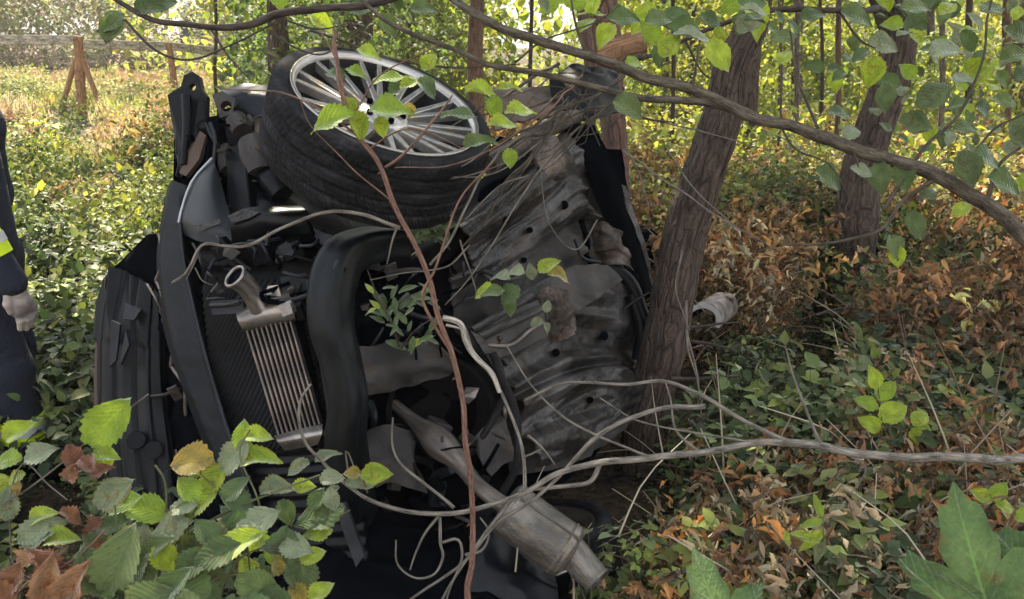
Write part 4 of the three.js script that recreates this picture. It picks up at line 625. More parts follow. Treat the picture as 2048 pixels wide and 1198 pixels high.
for (let k = 0; k < 16; k++) { const r = rng(k + 5), x = 720 + r() * 300, y = 850 + r() * 260; put('engine_fragment', boxAt(P(x, y, 2.36 + r() * 0.12), rdir(r), rdir(r), null, 0.03 + r() * 0.12, 0.02 + r() * 0.05, 0.03, 0.004), pick([M.plastic, M.floorDark, M.black, M.plasticGrey], r)); }
put('block_casting', sheet([[[725, 870, 2.30], [770, 855, 2.30], [815, 865, 2.34]], [[735, 920, 2.27], [785, 905, 2.27], [830, 915, 2.33]], [[750, 970, 2.30], [800, 970, 2.30], [850, 985, 2.34]]], 30, 30, crum(0.02, 16, 14), 0.03), M.floorDark);
put('rubber_seal', tube(pts(2.3, [985, 705], [1005, 760], [1030, 820], [1036, 890], [1030, 940], [1005, 985]), 0.012, { radial: 10 }), M.rubber);
put('rubber_seal', tube(pts(2.34, [1010, 790], [980, 850], [945, 900]), 0.011, { radial: 10 }), M.rubber);
put('crossmember', sheet([[[945, 880, 2.34], [975, 850, 2.36], [1005, 830, 2.40]], [[960, 920, 2.32], [985, 890, 2.33], [1015, 875, 2.37]], [[980, 950, 2.34], [1000, 935, 2.35], [1025, 915, 2.38]]], 30, 30, crum(0.016, 26, 16), 0.02), M.floorDark);
put('support_arm', plate([[940, 660, 2.30], [962, 672, 2.31], [1000, 715, 2.34], [1012, 752, 2.35], [990, 740, 2.33], [965, 700, 2.31]], 0.014), M.floor);
put('support_arm', tube(pts(2.36, [944, 662, 2.32], [1000, 628, 2.42], [1062, 590, 2.56]), 0.012, { radial: 8 }), M.floor);
put('support_arm', tube(pts(2.36, [958, 676, 2.32], [1020, 645, 2.42], [1080, 618, 2.56]), 0.014, { radial: 8 }), M.floor);
put('heat_shield', sheet([[[960, 655, 2.36], [1020, 625, 2.46], [1075, 600, 2.58]], [[975, 690, 2.36], [1030, 665, 2.46], [1090, 640, 2.58]], [[985, 720, 2.38], [1040, 700, 2.48], [1100, 670, 2.6]]], 30, 20, crum(0.006, 31), 0.005), M.floorDark);
cable('brake_line', M.fin, 0.007, 2.4, [968, 690, 2.36], [1020, 690, 2.42], [1060, 660, 2.5], [1085, 645, 2.56]);
cable('brake_line', M.plasticGrey, 0.007, 3.1, [1150, 480, 3.06], [1165, 515, 3.0], [1200, 525, 3.1]);
cable('brake_line', M.floorDark, 0.008, 2.6, [900, 560, 2.5], [960, 540, 2.6], [1010, 560, 2.6], [1060, 540, 2.76]);
for (let k = 0; k < 9; k++) { const r = rng(k * 7 + 1), x = 980 + r() * 220, y = 300 + r() * 180; }
for (const [x, y, d, rx] of [[1012, 440, 2.69, 7], [1048, 520, 2.8, 6], [1092, 345, 2.96, 8], [1128, 410, 3.02, 9], [1060, 460, 2.80, 6], [1112, 705, 2.72, 8], [1208, 672, 3.08, 9], [1180, 800, 2.8, 7]]) put('floor_plug', tube([P(x, y, d + 0.02), P(x, y, d - 0.04)], rx / FPX * d, { radial: 14 }), M.black);
// ---- sill, door edge, tank
put('sill', sheet([
  [[1128, 262, 3.10], [1150, 248, 3.14], [1190, 250, 3.2]],
  [[1168, 330, 3.16], [1195, 320, 3.18], [1226, 330, 3.28]],
  [[1206, 420, 3.26], [1232, 410, 3.28], [1256, 420, 3.38]],
  [[1244, 510, 3.36], [1266, 500, 3.38], [1286, 510, 3.48]],
  [[1276, 600, 3.46], [1294, 590, 3.48], [1308, 590, 3.58]]], 16, 60, crum(0.006, 40), 0.03), M.black);
put('door_edge', sheet([[[1222, 360, 3.34], [1250, 372, 3.38]], [[1248, 420, 3.38], [1268, 425, 3.42]], [[1280, 500, 3.46], [1294, 505, 3.50]], [[1296, 570, 3.54], [1306, 570, 3.58]]], 8, 40, crum(0.006, 41), 0.02), M.floor);
put('fuel_tank', sheet([[[1188, 455, 3.32], [1215, 448, 3.30], [1240, 462, 3.36]], [[1186, 490, 3.26], [1220, 482, 3.22], [1254, 500, 3.34]], [[1196, 525, 3.30], [1226, 522, 3.28], [1262, 540, 3.40]]], 40, 40, (u, v, p) => facet(u * 3, v * 3, 9, 0.03) + pressed(v * 2 + 0.2, 0.012), 0.02), M.tan);
put('tank_strap', tube(pts(3.2, [1162, 440], [1176, 490], [1172, 515], [1190, 530]), 0.012, { radial: 8 }), M.black);
put('rear_arm', tube(pts(3.3, [1180, 500], [1210, 530], [1256, 560], [1290, 640]), 0.03, { radial: 12, rough: 0.1 }), M.plastic);
put('rear_arm', tube(pts(3.3, [1262, 590], [1282, 660], [1276, 720]), 0.03, { radial: 12, rough: 0.1 }), M.plastic);
put('side_panel', sheet([[[975, 190, 3.2], [1050, 172, 3.35], [1140, 168, 3.5]], [[985, 215, 3.0], [1060, 205, 3.2], [1150, 205, 3.35]], [[990, 260, 2.9], [1060, 240, 3.1], [1140, 228, 3.25]]], 50, 20, crum(0.012, 50), 0.01), std(0.16, 0.115, 0.095, { map: rep(grimeT, 3, 3), roughness: 0.7 }), 'dusty brown side panel of the car');
put('door_mirror', sheet([[[1100, 165, 3.36], [1150, 132, 3.4], [1230, 140, 3.5]], [[1105, 200, 3.26], [1165, 180, 3.24], [1240, 185, 3.4]], [[1120, 235, 3.24], [1170, 240, 3.22], [1235, 225, 3.4]]], 30, 24, crum(0.012, 60), 0.02), M.plastic);
put('upper_rail', tube(pts(3.0, [975, 330, 2.7], [1040, 290, 2.88], [1100, 255, 3.05], [1150, 235, 3.2]), 0.035, { radial: 14, rough: 0.1 }), M.tan);
put('tan_bracket', sheet([[[1062, 300, 2.92], [1095, 270, 2.98], [1120, 285, 3.04]], [[1080, 345, 2.90], [1115, 325, 2.94], [1145, 320, 3.02]], [[1088, 375, 2.94], [1125, 355, 2.98], [1150, 345, 3.06]]], 24, 24, crum(0.012, 70, 14), 0.02), M.tan);
// ---- small torn bits, hoses and wires
for (const [n, x0, y0, x1, y1, d0, d1, mats] of [[34, 395, 465, 640, 610, 2.16, 2.34, ['plastic', 'plasticGrey', 'black', 'floorDark', 'plasticGrey']], [30, 715, 480, 960, 720, 2.24, 2.48, ['plastic', 'floorDark', 'plasticGrey', 'black']], [9, 300, 560, 360, 980, 2.40, 2.47, ['plasticGrey', 'floor', 'plastic', 'fin']], [26, 350, 225, 520, 440, 2.40, 2.52, ['plastic', 'floorDark', 'plasticGrey', 'black', 'tan']], [24, 700, 850, 1010, 1120, 2.22, 2.40, ['plastic', 'floorDark', 'plasticGrey', 'black']], [16, 930, 560, 1250, 860, 2.5, 2.9, ['floorDark', 'fin', 'plastic']]]) {
  const r = rng(n * 131 + x0);
  for (let k = 0; k < n; k++) {
    const f = r(), x = mix(x0, x1, r()), y = mix(y0, y1, r()), d = x0 === 930 ? 2.36 + (x - 960) * 0.0034 - (y - 650) * 0.0006 - 0.03 : mix(d0, d1, r()), m = M[pick(mats, r)], a = r() * 6.28;
    if (f < 0.66) { const l = 25 + 60 * r(); put('hose', tube([P(x, y, d), P(x + Math.cos(a) * l * 0.5 + 14 * (r() - 0.5), y + Math.sin(a) * l * 0.5 + 14 * (r() - 0.5), d - 0.03), P(x + Math.cos(a) * l, y + Math.sin(a) * l, d + 0.01)], 0.003 + 0.008 * r() * r(), { radial: 8, step: 0.012 }), m); }
    else if (f < 0.8) { const s = 8 + 20 * r(), o = [], q = 4 + Math.floor(r() * 3); for (let i = 0; i < q; i++) { const t = a + i / q * 6.28, e = s * (0.45 + 0.8 * r()); o.push([x + Math.cos(t) * e, y + Math.sin(t) * e * 0.8, d + (r() - 0.5) * 0.02]); } put('torn_piece', plate(o, 0.006 + 0.01 * r()), m); }
    else put('bracket', boxAt(P(x, y, d), rdir(r), rdir(r), null, 0.02 + 0.06 * r(), 0.012 + 0.03 * r(), 0.012, 0.003), m);
  }
}
// ---- exhaust
{
  const ex = new THREE.Group(); ex.name = 'exhaust'; ex.userData.label = 'torn exhaust with dented muffler'; const c = P(1080, 1060, 2.16); ex.position.copy(c.clone().sub(carBase)); car.add(ex);
  const sub = (n, g, m) => part(n, g, m, ex);
  sub('pipe', tube(pts(2.3, [788, 808, 2.40], [820, 835, 2.36], [870, 878, 2.31], [915, 920, 2.26], [950, 965, 2.21], [985, 995, 2.17], [1010, 1012, 2.16]), t => 0.016 + 0.026 * Math.exp(-(((t - 0.42) / 0.17) ** 2)) + 0.008 * t, { radial: 20, step: 0.01, rough: 0.04 }), M.pipe);
  const a = P(1006, 1010, 2.16), b = P(1148, 1110, 2.12), e = P(1196, 1163, 2.08), len = a.distanceTo(b);
  const mg = tube([a, a.clone().lerp(b, 0.33), a.clone().lerp(b, 0.67), b], t => { const k = Math.min(1, t / 0.07, (1 - t) / 0.10); return 0.018 + 0.054 * Math.sqrt(clamp(1 - (1 - k) ** 2)) + (Math.abs(t - 0.12) < 0.012 || Math.abs(t - 0.86) < 0.012 ? 0.003 : 0); }, { radial: 40, step: 0.0035, disp: (c2, s2, l) => 0.006 * fbm(c2 * 2, s2 * 2, l * 9, 3) + 0.012 * Math.abs(c2) - 0.006 });
  sub('muffler', mg, M.muffler);
  sub('muffler_seam', tube([a.clone().lerp(b, 0.1).add(V(0.03, 0.055, 0.03)), a.clone().lerp(b, 0.9).add(V(0.03, 0.055, 0.03))], 0.004, { radial: 6 }), M.muffler);
  sub('tail_pipe', tube([b.clone().lerp(e, -0.15), b.clone().lerp(e, 0.5), e], t => 0.046 - 0.008 * t + 0.003 * Math.exp(-(((t - 0.97) / 0.03) ** 2)), { radial: 32, step: 0.005, cap: false }), M.muffler);
  sub('tail_pipe_inside', tube([b, b.clone().lerp(e, 0.8)], 0.035, { radial: 20, step: 0.02 }), M.black);
  sub('hanger', tube(pts(2.1, [1080, 1125], [1105, 1148], [1135, 1140], [1150, 1125]), 0.006, { radial: 6 }), M.alu);
}
put('muffler_shield', plate([[985, 1050, 2.22], [1010, 1045, 2.21], [1100, 1140, 2.18], [1080, 1146, 2.18]], 0.006), M.plasticGrey);
put('under_tray', sheet([[[945, 1010, 2.34], [1010, 1020, 2.34], [1110, 1080, 2.36]], [[940, 1110, 2.22], [1010, 1120, 2.22], [1110, 1150, 2.24]], [[930, 1200, 2.16], [1010, 1210, 2.16], [1120, 1210, 2.18]]], 40, 30, crum(0.01, 80), 0.006), M.paint);
put('lower_sill', sheet([[[560, 1000, 2.30], [700, 1040, 2.26], [800, 1060, 2.34], [940, 1060, 2.4], [1140, 1090, 2.5]], [[560, 1120, 2.20], [690, 1130, 2.16], [800, 1130, 2.20], [950, 1135, 2.26], [1140, 1140, 2.36]], [[540, 1260, 2.02], [690, 1260, 2.0], [800, 1260, 2.02], [960, 1260, 2.06], [1130, 1250, 2.14]]], 40, 30, crum(0.02, 90), 0.008), M.black);
// piece of the car lying behind the leaning tree
{
  const c = P(1405, 632, 4.1); const d = thing('plastic_duct', 'pale grey curved plastic duct on the bracken right of the leaning trunk', 'car part', c.clone().setY(ground(c.x, c.z)));
  part('duct_shell', fromGrid((u, v) => { const a = -0.4 + u * 3.5, r = 0.10 - 0.012 * v; return c.clone().add(V(Math.cos(a) * r, Math.sin(a) * r - 0.03, 0)).addScaledVector(V(0.28, 0.05, -0.3), v * 0.5).add(V(0, 0.004 * Math.sin(u * 20), 0)); }, 40, 14), std(0.42, 0.38, 0.36, { map: rep(grimeT, 2, 2) }), d);
  part('duct_shell_inside', fromGrid((u, v) => { const a = -0.4 + u * 3.5, r = 0.072 - 0.006 * v; return c.clone().add(V(Math.cos(a) * r, Math.sin(a) * r - 0.03, 0)).addScaledVector(V(0.28, 0.05, -0.3), v * 0.5 + 0.002); }, 40, 14), M.black, d);
  part('duct_rim', fromGrid((u, v) => { const a = -0.4 + u * 3.5, r = 0.072 + 0.028 * v; return c.clone().add(V(Math.cos(a) * r, Math.sin(a) * r - 0.03, 0)); }, 40, 2), std(0.5, 0.46, 0.44), d);
}
// ------------------------------------------------------------------ branches, canes and twigs in front of and on the car
function branch(name, label, category, mat, main, r, { twigs = [], rough = 0.12, seed = 1, jitter = 0.006, d = 1.8, mats, group } = {}) {
  const mp = pts(d, ...main); const base = mp.reduce((a, b) => (b.y < a.y ? b : a)).clone();
  const t = thing(name, label, category, base, group);
  part('stem', tube(mp, r, { radial: 12, step: 0.008, rough, seed, jitter }), mat, t);
  twigs.forEach((w, i) => { const [rr, ...p] = w; part('twig', tube(pts(d, ...p), [rr, rr * 0.45], { radial: 7, step: 0.01, rough, seed: seed + i, jitter: jitter * 0.7 }), mats ?? mat, t); });
  return t;
}
const overhang = branch('overhanging_branch', 'long mossy grey brown branch slanting down across the top right', 'branch', M.branch,
  [[860, -30, 2.0], [960, 35], [1060, 75], [1170, 110], [1290, 150], [1400, 185], [1500, 228], [1600, 260], [1700, 290], [1780, 318], [1870, 350], [1960, 402], [2040, 465], [2140, 560]], [0.009, 0.019], { d: 1.9, seed: 2,
  twigs: [[0.010, [1500, 226], [1400, 206], [1290, 196], [1180, 172], [1090, 150], [1000, 132], [900, 96], [800, 55], [730, 8], [690, -30]], [0.005, [1383, 210], [1386, 150], [1400, 80]], [0.004, [1640, 268], [1600, 170], [1580, 60]], [0.004, [1170, 105], [1150, 40], [1140, -20]],
    [0.006, [1880, 352], [1800, 405], [1762, 455], [1690, 482], [1560, 490]], [0.005, [1766, 420], [1800, 370], [1860, 290], [1920, 225], [1960, 130], [1985, -10]], [0.006, [1975, 400], [2000, 330], [2048, 290]], [0.004, [1940, 320], [1990, 260], [2055, 225]], [0.004, [1245, 225], [1300, 240], [1345, 244]], [0.003, [1030, 125], [1080, 85], [1200, 40], [1240, 10]], [0.0035, [620, 60], [690, 85], [760, 112], [880, 132], [960, 134], [1040, 128]], [0.003, [1560, 250], [1590, 300], [1660, 330], [1700, 400]], [0.003, [1700, 290], [1720, 350], [1690, 420]]] });
// blades of that branch
leavesAt(overhang, 'oval', [
  [1420, 78, 82, -65, 'lime', 1.85, 0.8], [1752, 112, 62, -100, 'lime', 1.9, 0.7], [1655, 226, 66, 2, 'green', 1.85], [1770, 165, 70, -85, 'blue', 1.85, 0.8], [1800, 235, 82, -20, 'blue', 1.8, 0.8], [1835, 215, 92, 38, 'blue', 1.8, 0.7], [1735, 85, 70, -5, 'pale', 1.9], [1800, 20, 66, 10, 'blue', 1.9], [1860, 112, 76, 18, 'pale', 1.85], [1950, 210, 64, -25, 'green', 1.9], [1985, 195, 58, -20, 'green', 1.85],
  [1925, 300, 80, -80, 'blue', 1.85, 0.8], [1945, 310, 84, -12, 'green', 1.85], [1975, 355, 80, -20, 'green', 1.8], [1760, 325, 70, -95, 'blue', 1.9, 0.8], [1800, 320, 64, -80, 'green', 1.9, 0.8], [1630, 340, 72, -25, 'blue', 1.9, 0.5], [1700, 335, 54, -20, 'pale', 1.9], [1690, 280, 56, 50, 'pale', 1.9], [1540, 78, 60, 5, 'blue', 2.0], [1680, 25, 68, -15, 'blue', 1.9],
  [1215, 38, 72, 8, 'green', 1.95], [1345, 70, 96, -2, 'pale', 1.95, 0.35], [1320, 112, 66, 48, 'lime', 1.95, 0.7], [1228, 200, 66, -28, 'blue', 1.85], [1250, 130, 50, 15, 'lime', 1.95], [1400, 30, 62, -20, 'green', 2.0], [1480, 18, 70, -4, 'pale', 2.0, 0.3], [1290, 45, 70, 15, 'blue', 2.0], [1800, 170, 60, 160, 'green', 2.0], [1600, 40, 58, 20, 'green', 2.1],
  [1880, 30, 60, 40, 'lime', 2.0], [1925, 60, 66, -50, 'green', 2.0], [1960, 20, 70, 10, 'blue', 1.9], [2010, 60, 74, -15, 'blue', 1.9], [2000, 120, 62, 20, 'green', 1.95], [1905, 160, 58, 10, 'pale', 2.0], [1930, 120, 60, -40, 'lime', 2.05, 0.7], [2020, 250, 60, -60, 'blue', 1.9], [2030, 160, 60, 30, 'green', 2.0], [1850, 60, 58, 120, 'green', 2.0], [1780, 470, 62, -70, 'blue', 1.95], [1792, 490, 56, -85, 'lime', 1.95, 0.8], [1820, 420, 64, -70, 'blue', 1.95], [1840, 395, 50, 20, 'blue', 2.0], [1905, 430, 50, 30, 'lime', 2.1], [1560, 130, 50, 60, 'lime', 2.1], [1905, 260, 62, 10, 'blue', 1.95], [1940, 165, 60, 35, 'lime', 2.05, 0.7]], 5, 0.86);
{
  const r = rng(8); const kinds = ['green', 'lime', 'green', 'pale', 'lime', 'blue'];
  for (let i = 0; i < 150; i++) { const x = 1500 + 600 * Math.sqrt(r()), y = -30 + (r() ** 1.6) * (120 + (x - 1480) * 0.6), d = 2.2 + r() * 1.6; leavesAt(overhang, 'oval', [[x, y, 16 + r() * 28, r() * 360, pick(kinds, r), d, 0.1 + r() * 0.5]], i + 100); }
  for (let i = 0; i < 26; i++) { const x = 1060 + 480 * r(), y = -20 + r() ** 1.5 * 120, d = 2.0 + r() * 0.8; leavesAt(overhang, 'oval', [[x, y, 34 + r() * 36, r() * 360, pick(kinds, r), d, 0.3 + r() * 0.5]], i + 300); }
}
const topLeft = branch('drooping_branch', 'dark drooping branch curving across the top left above the wheel', 'branch', M.twigDark, [[180, -30], [270, 24], [330, 44], [420, 54], [500, 49], [548, 30], [640, 20], [720, 10], [800, -10]], [0.006, 0.011], { d: 2.0, seed: 6,
  twigs: [[0.004, [250, 40], [300, 95], [340, 114], [400, 115], [480, 82], [560, 38]], [0.003, [540, 65], [590, 95], [650, 110], [710, 70], [780, 10]], [0.003, [420, 55], [455, 110], [500, 160]], [0.003, [560, 35], [630, 60], [700, 45]]] });
leavesAt(topLeft, 'oval', [[250, 30, 62, 205, 'green', 2.0], [245, 28, 60, 235, 'blue', 2.0], [225, 30, 55, 250, 'green', 2.0], [270, 20, 60, 20, 'green', 2.0], [290, 12, 66, 5, 'green', 2.05], [330, 10, 50, 60, 'blue', 2.05], [620, 30, 46, -30, 'lime', 2.2], [700, 25, 50, 20, 'green', 2.2], [760, 30, 52, -50, 'green', 2.2], [660, 60, 40, 180, 'green', 2.3], [820, 20, 50, 10, 'blue', 2.2], [560, 20, 44, 100, 'lime', 2.3]], 9);
branch('dark_branch', 'short blackish branch reaching left from the stout dark tree', 'branch', M.twigDark, [[1240, 128], [1310, 108], [1370, 80], [1430, 52], [1510, 26], [1600, 20], [1690, 22], [1790, 10, 4.6]], [0.008, 0.022], { d: 3.4, seed: 10, twigs: [[0.006, [1370, 80], [1410, 150], [1450, 160]], [0.006, [1680, 24], [1720, 80], [1760, 100]]] });
branch('fallen_branch', 'long grey fallen branch lying across the foreground below the car', 'branch', M.twigGrey,
  [[2160, 920, 2.0], [2040, 918, 1.97], [1900, 915], [1760, 911], [1690, 905], [1630, 890], [1580, 883], [1500, 888], [1400, 905], [1290, 915], [1200, 926], [1110, 950], [1050, 985], [980, 1010], [900, 1024], [820, 1022], [750, 1005], [700, 972], [650, 930], [608, 885], [594, 840], [604, 795], [622, 768]], [0.013, 0.003], { d: 1.85, seed: 12,
  twigs: [[0.006, [1580, 884], [1500, 850], [1400, 788], [1330, 762], [1245, 770], [1130, 765], [1050, 800]], [0.006, [1200, 926], [1180, 960], [1100, 975], [1040, 985], [985, 1045], [900, 1170], [870, 1230]], [0.0065, [1410, 812], [1350, 816], [1285, 832], [1200, 870], [1120, 950], [1050, 1010], [990, 1050], [930, 1120], [820, 1200]], [0.005, [1050, 985], [1045, 900], [1020, 830], [990, 765], [945, 700], [925, 648], [890, 640]], [0.004, [880, 1030], [840, 1080], [820, 1140]], [0.0045, [908, 1016], [860, 975], [800, 920], [784, 870], [786, 835]], [0.004, [880, 1035], [882, 1085], [888, 1110], [870, 1145], [830, 1155], [795, 1130], [792, 1080]], [0.004, [930, 1110], [965, 1100], [978, 1060], [960, 1035]], [0.004, [885, 1085], [915, 1078], [925, 1110], [900, 1180], [890, 1210]], [0.0035, [1510, 886], [1370, 860], [1270, 838], [1200, 796]], [0.0035, [1300, 914], [1200, 876], [1130, 838], [1060, 770], [1012, 690]], [0.004, [1640, 888], [1600, 780], [1570, 690]], [0.0035, [1055, 870], [1075, 885], [1110, 930]], [0.003, [1045, 915], [1085, 897]], [0.004, [1400, 905], [1352, 860], [1340, 800], [1330, 762]], [0.003, [1690, 905], [1730, 940], [1700, 990]], [0.0028, [700, 970], [690, 900], [720, 960]]] });
const cane = branch('bramble_cane', 'reddish thorny bramble cane hanging down in front of the car', 'bramble cane', M.twigRed,
  [[668, 60, 1.9], [690, 190], [720, 270], [760, 340], [800, 440], [850, 540], [880, 640], [908, 740], [930, 850], [938, 950], [941, 1090], [938, 1230, 1.5]], [0.005, 0.0064], { d: 1.7, seed: 14, rough: 0.06, twigs: [[0.0035, [770, 335], [820, 300], [880, 230], [905, 190]], [0.0025, [715, 270], [650, 225], [560, 185], [440, 178]], [0.002, [735, 300], [800, 260], [860, 265], [930, 300]], [0.0022, [705, 230], [760, 150], [840, 110], [930, 60]], [0.002, [780, 400], [700, 330], [620, 250], [600, 200]], [0.003, [690, 190], [675, 120], [640, 60]], [0.003, [1165, 150, 2.2], [1100, 215], [1000, 290], [900, 330], [790, 335]], [0.004, [900, 700], [870, 650], [846, 590], [870, 540], [920, 400], [980, 330]]] });
{
  const r = rng(4), c = new THREE.CatmullRomCurve3(pts(1.7, [760, 340], [800, 440], [850, 540], [880, 640], [908, 740], [930, 850], [938, 950], [941, 1090]));
  for (let i = 0; i < 60; i++) { const p = c.getPoint(r()), d = rdir(r); d.addScaledVector(V(0, -0.4, 0), 1).normalize(); const g = new THREE.ConeGeometry(0.0022, 0.009, 5); g.translate(0, 0.0075, 0); g.applyQuaternion(new THREE.Quaternion().setFromUnitVectors(V(0, 1, 0), d)); g.translate(p.x, p.y, p.z); part('thorn', g, M.twigRed, cane); }
  leavesAt(cane, 'bramble', [[712, 100, 44, -15, 'lime', 1.72, 0.4], [690, 138, 46, -20, 'lime', 1.74, 0.4], [745, 165, 62, 10, 'lime', 1.74, 0.35], [800, 178, 46, 30, 'lime', 1.76, 0.4], [835, 160, 44, -35, 'green', 1.76, 0.4], [690, 195, 40, -60, 'lime', 1.7, 0.5], [708, 232, 78, 190, 'lime', 1.66, 0.4], [708, 222, 62, -70, 'lime', 1.68, 0.6], [738, 222, 88, 2, 'lime', 1.66, 0.35], [760, 232, 46, -80, 'lime', 1.68, 0.6], [776, 190, 40, 30, 'green', 1.78, 0.4], [880, 232, 66, 0, 'green', 1.78, 0.35], [845, 140, 40, 50, 'lime', 1.8, 0.5], [820, 205, 30, -95, 'yellow', 1.72, 0.6],
    [930, 184, 60, 5, 'lime', 1.85, 0.3], [985, 190, 42, -80, 'lime', 1.85, 0.5], [998, 180, 48, 15, 'lime', 1.88, 0.4], [1010, 228, 66, 12, 'lime', 1.85, 0.3], [975, 252, 74, 8, 'lime', 1.82, 0.3], [928, 295, 66, 22, 'green', 1.8, 0.3], [1018, 296, 42, -85, 'lime', 1.82, 0.7], [690, 160, 50, 150, 'green', 1.76, 0.4]], 21);
  leavesAt(cane, 'bramble', [[1078, 545, 48, 38, 'lime', 1.95, 0.7], [1050, 548, 40, 170, 'pale', 1.95, 0.3], [1095, 548, 50, -5, 'yellow', 1.95, 0.3], [1020, 560, 40, 160, 'pale', 2.0, 0.3], [1010, 580, 46, 190, 'green', 2.0, 0.3], [1040, 575, 44, 215, 'green', 2.0], [990, 575, 40, 200, 'lime', 2.05, 0.4], [1085, 640, 26, 200, 'pale', 2.1], [1088, 645, 26, -60, 'pale', 2.1], [1092, 625, 26, 80, 'pale', 2.1], [1030, 590, 40, 250, 'green', 2.1], [1065, 560, 34, 100, 'pale', 2.0]], 23);
}
branch('bare_twig', 'thin bare twig bent over the front of the car', 'twig', M.twigGrey, [[345, 566, 2.12], [385, 530], [408, 488], [448, 490], [490, 490], [560, 458], [640, 430], [690, 424], [750, 435], [800, 456]], [0.0035, 0.005], { d: 2.0, seed: 16, twigs: [[0.0035, [795, 452], [782, 490], [774, 528]], [0.002, [390, 535], [402, 560], [425, 570]], [0.002, [396, 510], [380, 545], [372, 560]]] });
branch('white_stick', 'pale peeled stick bent sharply beside the thorny cane', 'stick', M.twigPale, [[886, 636], [908, 640], [924, 648], [934, 680], [952, 712], [980, 745], [1000, 785]], [0.0065, 0.0055], { d: 1.8, seed: 18, twigs: [[0.004, [892, 650], [915, 655], [925, 660]]] });
branch('twig_tangle', 'tangle of dry twigs heaped on the car by the reddish trunk', 'twigs', M.branch, [[1290, 110, 2.6], [1230, 160], [1180, 205], [1120, 240], [1060, 275], [1000, 310]], [0.008, 0.004], { d: 2.4, seed: 20, jitter: 0.03,
  twigs: (() => { const r = rng(31), o = []; for (let i = 0; i < 20; i++) { const x = 1185 + (r() - 0.5) * 150, y = 180 + (r() - 0.5) * 110, a = 2.5 + (r() - 0.5) * 0.8, l = 80 + r() * 300, d = 2.3 + r() * 0.3; o.push([0.0018 + r() ** 3 * 0.006, [x, y, d], [x + Math.cos(a) * l * 0.5, y + Math.sin(a) * l * 0.5 + 12 * (r() - 0.5), d - 0.05], [x + Math.cos(a) * l, y + Math.sin(a) * l + 30 * (r() - 0.3), d - 0.1]]); }
    for (let i = 0; i < 14; i++) { const x = 1165 + (r() - 0.5) * 90, y = 205 + (r() - 0.5) * 70, a = r() * 6.28, l = 30 + r() * 70; o.push([0.0028, [x, y, 2.3], [x + Math.cos(a) * l * 0.5, y + Math.sin(a) * l * 0.5 + 8, 2.27], [x + Math.cos(a) * l, y + Math.sin(a) * l, 2.27]]); } return o; })() });
branch('thin_twig', 'thin curving twigs hanging over the crumpled floor of the car', 'twigs', M.twigGrey, [[1000, 300], [960, 360], [935, 410], [890, 490], [860, 530]], [0.003, 0.0035], { d: 2.05, seed: 22, twigs: [[0.003, [1110, 300], [1060, 370], [1000, 460], [950, 540], [890, 610]], [0.0025, [940, 490], [900, 530], [800, 545], [740, 560]], [0.0025, [920, 480], [945, 560], [955, 590]], [0.0025, [1060, 350], [1000, 370], [930, 440]], [0.003, [1195, 440, 2.9], [1150, 500, 2.8], [1100, 450, 2.7], [1080, 330, 2.7]], [0.0022, [1010, 260], [930, 330], [840, 350]], [0.0022, [1085, 280], [990, 345], [900, 352], [790, 342]], [0.0022, [1050, 310], [960, 345], [850, 365]], [0.002, [870, 230], [820, 300], [770, 340]]] });
branch('pale_twig', 'pale thin twigs crossing in front of the leaning trunk', 'twigs', M.twigGrey, [[1245, 300, 2.6], [1330, 365], [1400, 410], [1480, 460], [1560, 500, 2.6]], [0.0035, 0.002], { d: 2.5, seed: 24, twigs: [[0.003, [1330, 290], [1380, 370], [1440, 430], [1500, 470]], [0.004, [1372, 600], [1374, 690], [1395, 760], [1400, 800]], [0.004, [1372, 660], [1392, 740], [1398, 790]], [0.003, [1365, 500], [1350, 580], [1380, 660]], [0.003, [1250, 290], [1290, 380], [1300, 420]], [0.0025, [1330, 245], [1450, 275], [1550, 300], [1640, 285]]] });
branch('dead_sticks', 'dark dead sticks lying level on the ground right of the leaning trunk', 'sticks', M.twigDark, [[1375, 655, 3.7], [1420, 650, 3.75], [1480, 645, 3.8]], [0.009, 0.004], { d: 3.6, seed: 26, twigs: [[0.010, [1340, 757, 3.1], [1410, 757, 3.15], [1480, 752, 3.2]], [0.008, [1380, 682, 3.5], [1460, 700, 3.5], [1530, 730, 3.5]], [0.007, [1460, 700, 3.5], [1490, 690], [1500, 720]], [0.006, [1630, 630, 3.9], [1690, 615, 4], [1740, 620, 4]]] });
